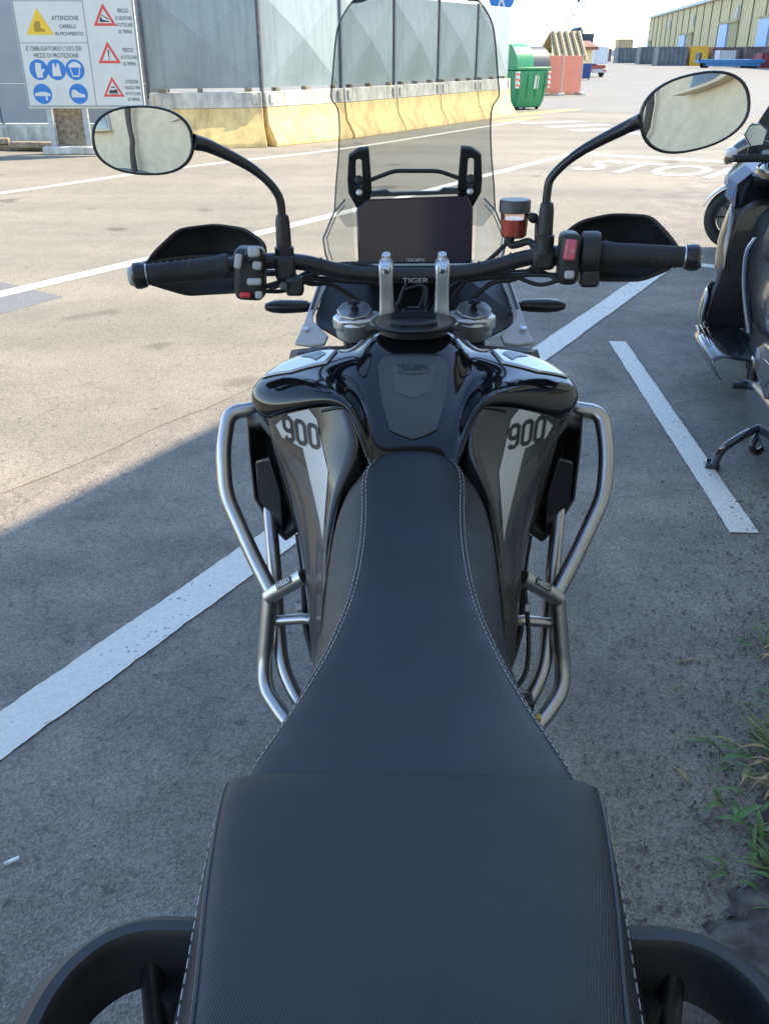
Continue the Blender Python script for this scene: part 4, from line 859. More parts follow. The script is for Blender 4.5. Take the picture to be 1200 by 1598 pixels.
# ------------------------------------------------------------------ hoarding on concrete barriers across the road
YCON = mat('yellow_barrier_paint', (.70, .51, .21), .8, noise=.14, nscale=5, bump=.3, bscale=60)
WCON = mat('white_barrier_paint', (.56, .53, .45), .8, noise=.14, nscale=6, bump=.3, bscale=60)
HOARD = mat('blue_grey_sheet', (.26, .31, .305), .5, noise=.10, nscale=1.3, bump=.04, bscale=10)
HFR = mat('galvanised_frame', (.36, .38, .38), .5, metal=.4, noise=.15, nscale=10)
SG_ = mat('dark_post', (.08, .085, .09), .6, noise=.3, nscale=8)
RUST = mat('rusty_timber', (.24, .19, .13), .9, noise=.5, nscale=14)
streaks(HOARD, .22, (5, 5, .5), (.17, .16, .13)); streaks(YCON, .35, (4, 4, 1.2), (.2, .16, .1)); streaks(WCON, .4, (6, 6, 1.5), (.16, .12, .08))
NOD = [(2.36, 25.55), (1.42, 23.8), (.47, 22.05), (-.47, 20.25), (-1.42, 18.45), (-2.66, 16.8), (-4.45, 16.12), (-6.4, 15.75), (-8.4, 15.4)]
place = ['nearest the green bin', 'second from the green bin', 'third from the green bin', 'fourth from the green bin', 'where the row begins to bend', 'right beside the warning sign', 'behind the warning sign', 'left of the warning sign']
def jersey(name, a, b, lab):
    a = Vector((*a, 0)); b = Vector((*b, 0)); L_ = (b - a).length - .03; ang = math.atan2((b - a).y, (b - a).x)
    o = empty(name, (a + b) / 2, ang, lab, 'barrier', 'concrete barriers under the hoarding')
    # local y: + is the far side; profile of the road face
    def prof(P, nm, m):
        n = len(P); V = [(x, p[0], p[1]) for x in (-L_ / 2, L_ / 2) for p in P]
        F = [tuple(range(n))[::-1], tuple(range(n, 2 * n))] + [(i, (i + 1) % n, n + (i + 1) % n, n + i) for i in range(n)]
        mesh(nm, V, F, m, o, bevel=.012)
    prof([(-.30, .0), (-.30, .08), (-.13, .34), (-.098, .62), (.098, .62), (.13, .34), (.30, .08), (.30, 0)], 'base', YCON)
    prof([(-.0985, .622), (-.085, .87), (.085, .87), (.0985, .622)], 'upper', WCON)
    for sx in (-1, 1):
        h = boxo('lifting_hook', (sx * (L_ / 2 - .13), -.105, .76), (.10, .03, .16), WCON, o, bevel=.01); 
    return o
def hoarding(a, b, lab, top=2.42):
    a = Vector((*a, 0)); b = Vector((*b, 0)); L_ = (b - a).length; ang = math.atan2((b - a).y, (b - a).x); h0 = .93; h1 = top
    o = empty('hoarding_panel', (a + b) / 2, ang, lab, 'hoarding', 'blue-grey hoarding panels on the barriers')
    X = L_ / 2 - .025; e = .02
    Z0, Z1 = h0, h1; zc = (Z0 + Z1) / 2
    # four shallow facets rising to the middle: cross-braced sheet
    V = [(-X, 0, Z0), (X, 0, Z0), (X, 0, Z1), (-X, 0, Z1), (0, -.10, zc), (0, .02, zc)]
    sh = mesh('sheet', V, [(0, 1, 4), (1, 2, 4), (2, 3, 4), (3, 0, 4), (1, 0, 5), (2, 1, 5), (3, 2, 5), (0, 3, 5)], HOARD, o)
    for x in (-X - .012, ): boxo('post', (x, .0, (h1 + .6) / 2 + .12), (.05, .06, h1 - .72), SG_, o, bevel=.006)
    boxo('top_rail', (0, .03, h1 + .015), (2 * X, .05, .04), HFR, o, bevel=.005)
    for k in range(3): boxo('packing_block', (-X + .25 + k * (2 * X - .5) / 2 + random.uniform(-.1, .1), 0, .90), (random.uniform(.06, .16), .12, .055), RUST, o, bevel=.006)
    return o
for i, (a, b) in enumerate(zip(NOD, NOD[1:])):
    # run so that local -y faces the road: direction from a (far) to b (near) has the road on its left; swap
    if i < 6: jersey('concrete_barrier', b, a, 'yellow and white concrete barrier, ' + place[i])
    if i < 6: hoarding(b, a, 'blue-grey cross-braced hoarding panel, ' + place[i])
# shaded side hoarding behind the sign
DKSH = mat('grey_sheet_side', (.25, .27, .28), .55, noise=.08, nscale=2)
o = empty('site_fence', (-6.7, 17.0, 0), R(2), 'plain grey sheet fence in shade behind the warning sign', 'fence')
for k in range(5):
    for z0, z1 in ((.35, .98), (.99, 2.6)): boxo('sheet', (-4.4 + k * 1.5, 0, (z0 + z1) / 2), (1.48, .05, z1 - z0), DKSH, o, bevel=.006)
for k in range(6): boxo('post', (-5.15 + k * 1.5, .06, 1.25), (.06, .06, 2.5), HFR, o, bevel=.005)
boxo('footing', (-1.4, .0, .17), (7.6, .5, .33), WCON, o, bevel=.03)
# rubble and planks at the foot
for k, (x, y, l, a) in enumerate(((-7.0, 15.9, 1.5, 5), (-6.2, 15.75, 1.1, -6), (-7.6, 15.7, 1.6, 12))):
    q = empty('timber_plank', (x, y, .05 + .05 * k), R(a), ['long weathered plank lying left of the sign', 'short weathered plank at the foot of the sign', 'weathered plank lying furthest left under the fence'][k], 'plank', 'planks by the fence')
    boxo('plank', (0, 0, 0), (l, .2, .09), RUST, q, bevel=.01)
# ------------------------------------------------------------------ warning sign board
sg = empty('warning_sign', (-5.2, 15.25, 0), R(3), 'white safety notice board with warning triangles and blue duty signs', 'sign')
SW = mat('sign_white', (.58, .57, .51), .55, noise=.05, nscale=3)
SG = mat('sign_edge_grey', (.25, .26, .25), .5); SB = mat('sign_blue', (.02, .16, .44), .5, noise=.06, nscale=6); SY = mat('sign_yellow', (.75, .46, .02), .5, noise=.05, nscale=6); SR = mat('sign_red', (.62, .06, .05), .5, noise=.06, nscale=6); SK = mat('sign_black', (.03, .03, .03), .55)
boxo('board', (0, 0, 1.86), (1.84, .045, 2.36), SW, sg, bevel=.012)
FY = -.0235
fr_ = [box((-.9, FY, 1.86), (.022, .006, 2.3)), box((.9, FY, 1.86), (.022, .006, 2.3)), box((0, FY, .715), (1.78, .006, .02)), box((.155, FY, 1.87), (.012, .004, 2.28)), box((-.375, FY, 1.60), (1.04, .004, .01)), box((-.375, FY, 2.16), (1.04, .004, .01))]
V, F = join(fr_); mesh('border_lines', V, F, SG, sg)
for x in (-.62, -.06): boxo('leg', (x, .05, .36), (.085, .07, .72), HFR, sg, bevel=.01)
boxo('lower_panel', (-.34, .16, .42), (.5, .03, .6), RUST, sg, bevel=.004)
boxo('foot_beam', (-.3, .06, .06), (1.0, .22, .12), WCON, sg, bevel=.02)
def sgn(name, P, m, k=0, x=0, z=0): return mesh(name, [(x + a, FY - .0015 - k * .0012, z + b) for a, b in P], [tuple(range(len(P)))], m, sg)
def tri(r, dy=0): return [(r * math.sin(a), r * math.cos(a) + dy) for a in (0, -2 * math.pi / 3, 2 * math.pi / 3)]
sgn('triangle', tri(.24), SY, 0, -.55, 1.83); sgn('pictogram', [(-.08, -.08), (.08, -.08), (.08, -.05), (.02, -.03), (.02, .06), (-.05, .06), (-.08, 0)], mat('ochre_ink', (.35, .22, .02), .6), 1, -.55, 1.83)
for z in (1.93, 1.42, .945):
    sgn('triangle', tri(.20 if z > 1 else .19), SR, 0, .45, z); sgn('triangle_field', tri(.128), SW, 1, .45, z)
sgn('pictogram', [(-.075, -.05), (.08, -.05), (.08, -.04), (-.02, -.02), (-.05, .02), (-.06, .02)], SK, 2, .45, 1.93); sgn('pictogram', [(-.05, .045), (-.045, .055), (.07, -.005), (.065, -.02)], SK, 2, .45, 1.93)
sgn('pictogram', [(-.012, .085), (.012, .085), (.006, -.025), (-.006, -.025)], SK, 2, .45, 1.42); sgn('pictogram', ngon(12, .011), SK, 2, .45, 1.375)
sgn('pictogram', [(-.07, -.045), (.07, -.045), (.06, .01), (.02, .01), (.02, -.005), (-.05, .005)], SK, 2, .45, .945); sgn('pictogram', [(-.03, .03), (.03, .03), (.03, .05), (-.03, .05)], SK, 2, .45, .945); sgn('pictogram', [(-.075, -.06), (.075, -.06), (.075, -.052), (-.075, -.052)], SK, 2, .45, .945)
for x, z in ((-.66, 1.23), (-.39, 1.23), (-.10, 1.23), (-.66, .89), (-.10, .89)): sgn('disc', ngon(28, .145), SB, 0, x, z)
sgn('pictogram', [(-.04, -.11), (.045, -.11), (.05, -.05), (.09, .0), (.07, .02), (.04, -.01), (.045, .09), (-.04, .10), (-.055, .0)], SW, 1, -.66, 1.23)
sgn('pictogram', [(-.07, -.09), (.07, -.09), (.05, .09), (.02, .09), (0, .02), (-.02, .09), (-.05, .09)], SW, 1, -.39, 1.23)
sgn('pictogram', [(-.10, .03), (.10, .03), (.09, .07), (.03, .11), (-.03, .11), (-.09, .07)], SW, 1, -.10, 1.23); sgn('pictogram', [(-.08, .02), (-.065, .02), (-.04, -.08), (.04, -.08), (.065, .02), (.08, .02), (.05, -.10), (-.05, -.10)], SW, 1, -.10, 1.23)
sgn('pictogram', [(-.12, -.03), (.12, -.03), (.12, .0), (.05, .03), (-.03, .03), (-.12, .01)], SW, 1, -.66, .89); sgn('pictogram', [(.04, -.09), (.07, -.09), (.07, -.035), (.04, -.035)], SW, 1, -.66, .89)
sgn('pictogram', [(-.11, -.05), (.10, -.05), (.10, -.01), (.02, .01), (-.04, .06), (-.09, .06), (-.11, .0)], SW, 1, -.10, .89)
def stext(s, x, z, size, sx=.8):
    V2, F2 = text2d(s, size); V, F = flat(V2, F2, (x, FY - .0025, z), (sx, 0, 0), (0, 0, 1)); mesh('lettering', V, F, SK, sg)
for s_, x, z, h in (('ATTENZIONE', -.14, 1.93, .085), ('CARRELLI', -.12, 1.82, .075), ('IN MOVIMENTO', -.11, 1.72, .075), ("E' OBBLIGATORIO L'USO DEI", -.38, 1.52, .085), ('MEZZI DI PROTEZIONE', -.36, 1.425, .085),
                   ('PERICOLO', .735, 2.03, .08), ('DI CADUTE VARIE', .735, 1.93, .07), ('IN TUTTE LE AREE', .735, 1.84, .07), ('DEL TERMINAL', .735, 1.75, .07), ('PERICOLO', .745, 1.50, .08), ('IN TUTTE LE AREE', .745, 1.40, .07), ('DEL TERMINAL', .745, 1.31, .07),
                   ('ATTENZIONE', .745, 1.06, .075), ('PASSAGGIO TRENI', .745, .975, .065), ('IN TUTTE LE AREE', .745, .89, .065), ('DEL TERMINAL', .745, .81, .065)):
    stext(s_, x + (.01 if x > .5 else 0), z, h, .44 if x > .5 else .78)
sgn('disc', ngon(28, .145), SR, 0, .42, 2.34); sgn('triangle', tri(.24), SY, 0, -.60, 2.36)
# pedestrian sign
ps = empty('pedestrian_sign', (2.13, 25.9, 0), R(-4), 'round blue pedestrian sign on a thin grey post behind the barrier', 'sign')
latheo('post', (0, 0, 0), (0, 0, 1), [(0, .03), (3.1, .03), (3.11, .02)], HFR, ps, 12)
latheo('post', (.07, .06, 0), (0, 0, 1), [(0, .02), (2.4, .02)], HFR, ps, 10)
latheo('disc', (0, -.032, 2.70), (0, -1, 0), [(0, .33), (.008, .33), (.009, .325)], SB, ps, 36)
V, F = tube([(.322 * math.cos(k * math.pi / 18), -.0425, 2.70 + .322 * math.sin(k * math.pi / 18)) for k in range(37)], .006, 6); mesh('rim', V, F, SW, ps)
mesh('pictogram', *join([([(x, -.0445, 2.70 + z) for x, z in P], [tuple(range(len(P)))]) for P in ([(-.07, .05), (.06, .05), (.05, -.08), (-.05, -.08)], [(-.05, -.08), (.0, -.08), (-.07, -.26), (-.12, -.26)], [(0, -.08), (.05, -.08), (.12, -.26), (.07, -.26)], [(.04 * math.cos(a), .10 + .04 * math.sin(a)) for a in [k * .52 for k in range(12)]])]), SW, ps)

# ------------------------------------------------------------------ green bin
GREEN = mat('green_bin_plastic', (.02, .22, .085), .42, noise=.12, nscale=6, bump=.06, bscale=30)
DKLID = mat('dark_bin_lid', (.035, .045, .05), .5, noise=.15, nscale=8)
gb = empty('waste_bin', (3.02, 28.2, 0), R(33), 'tall green waste bin with domed lid and red-white reflectors', 'bin')
def tap(z0, z1, a0, b0, a1, b1): return [[Vector((x * a, y * b, z)) for x, y in ((-1, -1), (1, -1), (1, 1), (-1, 1))] for z, a, b in ((z0, a0, b0), (z1, a1, b1))]
V, F = loft(tap(.06, .26, .50, .38, .56, .46) + tap(.9, 1.02, .63, .53, .64, .54) ); mesh('body', V, F, GREEN, gb, bevel=.04)
V, F = loft(tap(1.025, 1.10, .68, .57, .68, .57)); mesh('rim', V, F, GREEN, gb, bevel=.02)
for x0, x1, m, zz in ((-.66, .0, GREEN, .58), (.01, .66, DKLID, .52)):
    rg = [[Vector((x, -math.cos(a) * .54, 1.10 + math.sin(a) * zz)) for a in [math.pi * k / 14 for k in range(15)]] for x in (x0, x0 + .03, x1 - .03, x1)]
    V, F = loft(rg, closed=True); mesh('lid', V, F, m, gb, smooth=True).data.set_sharp_from_angle(angle=R(40))
for x in (-.5, -.17, .17, .5): boxo('rib', (x, -.505, .62), (.05, .05, .6), GREEN, gb, bevel=.012, rot=Matrix.Rotation(R(7), 3, 'X'))
REFL = mat('reflector_red', (.6, .05, .04), .4)
for sx, sy in ((-.615, -.535), (.615, -.535), (-.615, .535)):
    q = boxo('reflector', (sx * 1.0, sy * 1.0, .78), (.10, .10, .42), SW, gb, bevel=.004)
    for k in range(3): boxo('reflector_stripe', (sx, sy, .64 + k * .14), (.104, .104, .05), REFL, q, rot=Matrix.Rotation(R(25), 3, 'Y'))
boxo('notice', (.15, -.525, .72), (.16, .02, .34), SW, gb, rot=Matrix.Rotation(R(7), 3, 'X'))
for sx in (-1, 1):
    for sy in (-1, 1): latheo('wheel', (sx * .40 - .03, sy * .32, .075), (1, 0, 0), [(0, .06), (.01, .075), (.05, .075), (.06, .06)], RUBBER, gb, 16)

gb.scale = (.9, .9, 1)
# ------------------------------------------------------------------ hut with red fencing
HUTR = mat('hut_roof', (.50, .41, .22), .75, noise=.2, nscale=5); HUTS = mat('hut_roof_dark', (.07, .05, .035), .8); CREAM = mat('cream_boards', (.66, .56, .33), .75, noise=.12, nscale=5)
ORNG = mat('orange_red_mesh', (.72, .24, .14), .75, noise=.06, nscale=2)
ht = empty('site_hut', (5.55, 38.6, 0), R(20), 'small cream hut with a striped pitched roof beyond the bin', 'hut')
boxo('wall', (0, 0, .72), (1.25, 1.3, 1.44), CREAM, ht, bevel=.02)
V, F = poly_prism([(-.78, -.85, 1.25), (.68, -.85, 1.25), (.62, -.02, 2.12), (-.52, -.02, 2.12)], (0, .03, .05)); rf = mesh('roof', V, F, HUTR, ht, bevel=.01)
V, F = poly_prism([(-.52, .0, 2.12), (.62, .0, 2.12), (.68, .8, 1.3), (-.6, .8, 1.3)], (0, .03, .05)); mesh('roof', V, F, HUTR, ht, bevel=.01)
for k in range(5):
    x = -.62 + k * .285; V, F = poly_prism([(x, -.868, 1.275), (x + .10, -.868, 1.275), (x + .10 + .13 - k * .02, -.03, 2.155), (x + .13 - k * .02, -.03, 2.155)], (0, -.02, .035)); mesh('roof_rib', V, F, HUTS, rf)
V, F = poly_prism([(.70, -.8, 1.2), (.70, .75, 1.2), (.70, .0, 2.2)], (.05, 0, 0)); mesh('gable', V, F, CREAM, ht, bevel=.01)
boxo('beam', (1.1, .2, 1.32), (.7, .3, .5), CREAM, ht, bevel=.02); boxo('awning', (1.1, .1, 1.7), (.75, .8, .12), mat('brown_sheet', (.2, .1, .07), .8), ht, bevel=.01, rot=Matrix.Rotation(R(15), 3, 'X'))
for k, (x, y, a, lab) in enumerate(((5.02, 37.3, -8, 'left orange-red site fence panel before the hut'), (5.85, 37.55, 24, 'right orange-red site fence panel before the hut'))):
    fp = empty('fence_panel', (x, y, 0), R(a), lab, 'fence', 'orange fence panels round the hut')
    boxo('screen', (0, 0, .72), (.92, .03, 1.25), ORNG, fp, bevel=.006)
    for sx in (-1, 1): tubeo('post', [(sx * .47, 0, .05), (sx * .47, 0, 1.42)], .022, HFR, fp, 10); boxo('foot', (sx * .47, 0, .05), (.2, .5, .1), WCON, fp, bevel=.02)
# blue bin
NAVY = mat('navy_plastic', (.02, .05, .18), .5, noise=.1, nscale=5)
bb = empty('blue_bin', (9.85, 58.2, 0), R(-6), 'dark blue lidded bin standing right of the hut', 'bin')
V, F = loft(tap(.08, .9, .30, .34, .37, .42)); mesh('body', V, F, NAVY, bb, bevel=.04)
V, F = loft(tap(.905, .98, .39, .44, .36, .38)); mesh('lid', V, F, mat('grey_lid', (.2, .22, .25), .5), bb, bevel=.02)
for sx in (-1, 1): latheo('wheel', (sx * .28 - .03, .25, .08), (1, 0, 0), [(0, .07), (.01, .08), (.05, .08), (.06, .07)], RUBBER, bb, 14)
# far truck
tr = empty('truck', (11.4, 66, 0), R(12), 'pale box truck parked behind the blue bin', 'truck')
boxo('cargo_box', (0, 0, 1.28), (1.25, 3.2, 1.0), mat('pale_box', (.5, .52, .53), .5, noise=.06, nscale=3), tr, bevel=.03)
boxo('chassis', (0, 0, .55), (1.1, 3.1, .3), mat('red_chassis', (.3, .05, .04), .6), tr, bevel=.03); boxo('bumper', (0, -1.6, .38), (1.2, .1, .22), HFR, tr, bevel=.02)
boxo('cab', (0, 2.3, .98), (1.2, 1.2, 1.3), NAVY, tr, bevel=.1)
for sx in (-1, 1):
    boxo('tail_light', (sx * .45, -1.66, .40), (.2, .03, .1), REFL, tr)
    for yy in (-1.0, 1.9): latheo('wheel', (sx * .5 - .1, yy, .34), (1, 0, 0), [(0, .3), (.03, .34), (.17, .34), (.2, .3)], RUBBER, tr, 20)
# dark loader cab and bucket beyond
DKBL = mat('dark_blue_steel', (.03, .045, .06), .6, noise=.2, nscale=2)
ld = empty('loader', (15.2, 92, 0), R(10), 'dark blue cargo loader standing behind the hut', 'loader')
V, F = poly_prism([(-.95, 0, 1.55), (.9, 0, 1.55), (1.0, 0, 2.95), (-.05, 0, 2.95), (-.05, 0, 3.2), (-.35, 0, 3.5), (-.7, 0, 3.35), (-.85, 0, 2.85), (-1.05, 0, 2.8)], (0, 1.6, 0)); mesh('cab', V, F, DKBL, ld, bevel=.05)
boxo('chassis', (0, 1., .95), (2.2, 4, 1.2), DKBL, ld, bevel=.1); boxo('mast', (-.3, -.1, 2.4), (.12, .12, 2.1), HFR, ld, bevel=.02)
for sx in (-1, 1):
    for yy in (-.4, 2.3): latheo('wheel', (sx * .95 - .2, yy, .5), (1, 0, 0), [(0, .44), (.05, .5), (.35, .5), (.4, .44)], RUBBER, ld, 20)
# lattice crane boom
CRN = mat('crane_steel', (.55, .57, .58), .5, noise=.1, nscale=1)
cr = empty('harbour_crane', (26, 185, 0), 0, 'distant pale lattice crane boom rising over the hut', 'crane')
def lattice(name, a, b, wd, n, r, m, parent):
    a = Vector(a); b = Vector(b); d = (b - a).normalized(); u = d.cross(Vector((0, 1, 0))).normalized(); v = d.cross(u); parts = []
    cs = []
    for i in range(n + 1):
        f = i / n; p = a.lerp(b, f); q = wd * (1 - .65 * f); cs.append([p + u * q + v * q, p - u * q + v * q, p - u * q - v * q, p + u * q - v * q])
    for k in range(4): parts.append(tube([c_[k] for c_ in cs], r, 5))
    for i in range(n):
        for k in range(4): parts.append(tube([cs[i][k], cs[i + 1][(k + 1) % 4]], r * .6, 4)); parts.append(tube([cs[i][k], cs[i][(k + 1) % 4]], r * .6, 4))
    return mesh(name, *join(parts), m, parent)
lattice('boom', (-.4, 0, 2.), (3.0, 0, 9.6), .62, 14, .07, CRN, cr); boxo('boom_head', (3.05, 0, 9.7), (.5, .4, .5), DKBL, cr, bevel=.05)
tubeo('stay', [(2.9, 0, 9.5), (1.8, 0, 3.2)], .05, CRN, cr, 6); boxo('cab', (-1.0, .5, 2.2), (2.4, 2.4, 2.2), mat('crane_yellow', (.55, .36, .04), .5), cr, bevel=.1)
boxo('undercarriage', (-.6, .5, .6), (4, 3.4, 1.2), DKBL, cr, bevel=.1); tubeo('jib', [(-2.6, 0, 2.6), (-1.2, 0, 4.7)], .09, CRN, cr, 6)
# ------------------------------------------------------------------ warehouse
WY = mat('ochre_cladding', (.46, .38, .21), .65, noise=.10, nscale=.25); WYD = mat('ochre_recess', (.30, .25, .13), .7); WROOF = mat('warehouse_roof', (.40, .44, .44), .6, noise=.1, nscale=.4); WBL = mat('blue_door', (.16, .33, .62), .5, noise=.08, nscale=.8); WSE = mat('cladding_seam', (.20, .17, .09), .8)
wd_ = Vector((.1144, .9934, 0)); wa = math.atan2(wd_.y, wd_.x)
wh = empty('warehouse', (59.3, 260, 0), wa, 'long ochre corrugated warehouse with blue sliding doors on the right', 'warehouse')
# local x runs away from the camera; the wall spans x from -190 to 0, face at local y = 0, body on the -y side
HW = 8.9
boxo('wall', (-95, -15, HW / 2), (190, 30, HW), WY, wh)
V, F = poly_prism([(0.4, .5, HW + .01), (0.4, -15, HW + 3.4), (0.4, -30.5, HW + .01)], (-190.8, 0, 0)); mesh('roof', V, F, WROOF, wh)
boxo('gutter', (-95, .3, HW + .25), (190.8, .6, .5), WROOF, wh)
for k in range(24): boxo('seam', (-2 - k * 8, .06, HW / 2), (.28, .16, HW - .1), WSE, wh)
for k in range(95): boxo('cladding_rib', (-1. - k * 2, .01, HW / 2), (.5, .04, HW - .2), WY, wh)
for x0, w_, h_ in ((-58, 15, 4.3), (-100, 14, 5.2), (-128, 12, 5.2), (-2.5, 6, 3.6), (-155, 12, 5)):
    d = boxo('doorway', (x0 - w_ / 2, .05, h_ / 2), (w_, .3, h_), WYD, wh); boxo('door', (x0 - w_ * .28, .30, h_ / 2), (w_ * .5, .2, h_), WBL, d); boxo('lintel', (x0 - w_ / 2, .16, h_ + .2), (w_ + .6, .5, .35), WYD, d)
for x in (-40, -72, -112, -140): boxo('vent', (x, .12, 6.6), (1.2, .3, 1.6), WROOF, wh)
# ------------------------------------------------------------------ stacked cargo in front of the warehouse
CON = {}
def container(x, y, ang, L_, wd, h, m, lab, z=0):
    o = empty('cargo_container', (x, y, z), R(ang), lab, 'container', 'cargo units before the warehouse')
    parts = []; n = max(6, int(L_ / .5))
    for s in (-1, 1):
        pts = []
        for i in range(n * 2 + 1): pts.append((-L_ / 2 + .1 + i * (L_ - .2) / (2 * n), s * (wd / 2 - (.06 if i % 2 else .0))))
        V = [(a, b, .12) for a, b in pts] + [(a, b, h - .1) for a, b in pts]; k = len(pts); parts.append((V, [(i, i + 1, k + i + 1, k + i) for i in range(k - 1)]))
    parts.append(box((0, 0, h - .05), (L_ - .04, wd - .04, .08))); parts.append(box((0, 0, .08), (L_ - .04, wd - .04, .12)))
    for s in (-1, 1): parts.append(box((s * (L_ / 2 - .08), 0, h / 2), (.1, wd - .06, h - .1)))
    V, F = join(parts); mesh('shell', V, F, m, o)
    V, F = join([box((sx * (L_ / 2 - .07), sy * (wd / 2 - .04), h / 2), (.16, .16, h)) for sx in (-1, 1) for sy in (-1, 1)] + [box((0, sy * (wd / 2 - .04), z_), (L_, .14, .14)) for sy in (-1, 1) for z_ in (.07, h - .07)] + [box((0, 0, .2), (L_ - .1, wd - .1, .1))])
    mesh('frame', V, F, m, o); return o
C1 = mat('slate_cargo', (.10, .115, .13), .6, noise=.25, nscale=1.2); C2 = mat('rust_cargo', (.20, .10, .085), .7, noise=.25, nscale=1.2); C3 = mat('amber_cargo', (.62, .36, .03), .55, noise=.1, nscale=1); C4 = mat('maroon_cargo', (.22, .04, .05), .6, noise=.15, nscale=1); C5 = mat('mauve_cargo', (.15, .11, .12), .7, noise=.3, nscale=1.5); C6 = mat('sand_cargo', (.48, .34, .2), .7, noise=.1, nscale=1)
container(30.5, 172, 0, 5.2, 2.4, 2.0, C2, 'rusty red container, furthest left of the cargo row')
container(33.9, 165, 0, 2.4, 2.4, 3.3, C6, 'tall sand coloured unit standing among the far containers')
container(31.2, 146, 2, 4.4, 2.4, 2.0, C1, 'slate grey container, first of the dark row left of the amber one')
container(31.6, 131, 0, 5.4, 2.4, 2.05, C1, 'slate grey container in the middle of the dark row')
container(29.9, 118.5, 0, 3.4, 2.4, 2.0, C1, 'slate grey container directly left of the amber one')
container(32.9, 118.3, 0, 2.0, 2.2, 2.05, C3, 'bright amber container below the blue warehouse door')
container(36.0, 118.5, 0, 3.2, 2.4, 1.95, C5, 'dull mauve container directly right of the amber one')
container(41.0, 117.5, -3, 6.0, 2.4, 2.0, C5, 'long mauve container behind the blue flatbed')
container(36.9, 104.2, 0, 3.2, 2.2, 1.35, C4, 'low maroon container at the right edge behind the mirror')
container(34.0, 111., 0, 1.8, 1.6, 1.6, mat('pale_crate', (.5, .52, .55), .6), 'small pale crate beside the blue flatbed')
fl = empty('flatbed_trailer', (31.6, 101.5, 0), R(-4), 'low blue flatbed trailer parked before the containers', 'trailer')
boxo('bed', (0, 0, .62), (6.4, 2.0, .34), mat('blue_trailer', (.03, .15, .35), .5, noise=.1, nscale=2), fl, bevel=.04); boxo('headboard', (-3.1, 0, 1.0), (.2, 2.0, .8), DKBL, fl, bevel=.03)
boxo('skirt', (.2, -.9, .34), (5.4, .1, .3), MATS['blue_trailer'], fl, bevel=.02)
for x in (-2.4, 1.6, 2.4):
    for sy in (-1, 1): latheo('wheel', (x, sy * .8 - .1, .3), (0, 1, 0), [(0, .26), (.03, .3), (.17, .3), (.2, .26)], RUBBER, fl, 18)
# low quay wall that closes the yard on the horizon
tag(boxo('quay_wall', (-30, 420, 1.1), (420, 3, 2.2), mat('far_concrete', (.36, .40, .43), .9, noise=.1, nscale=.05)), 'far pale quay wall along the horizon', 'wall')

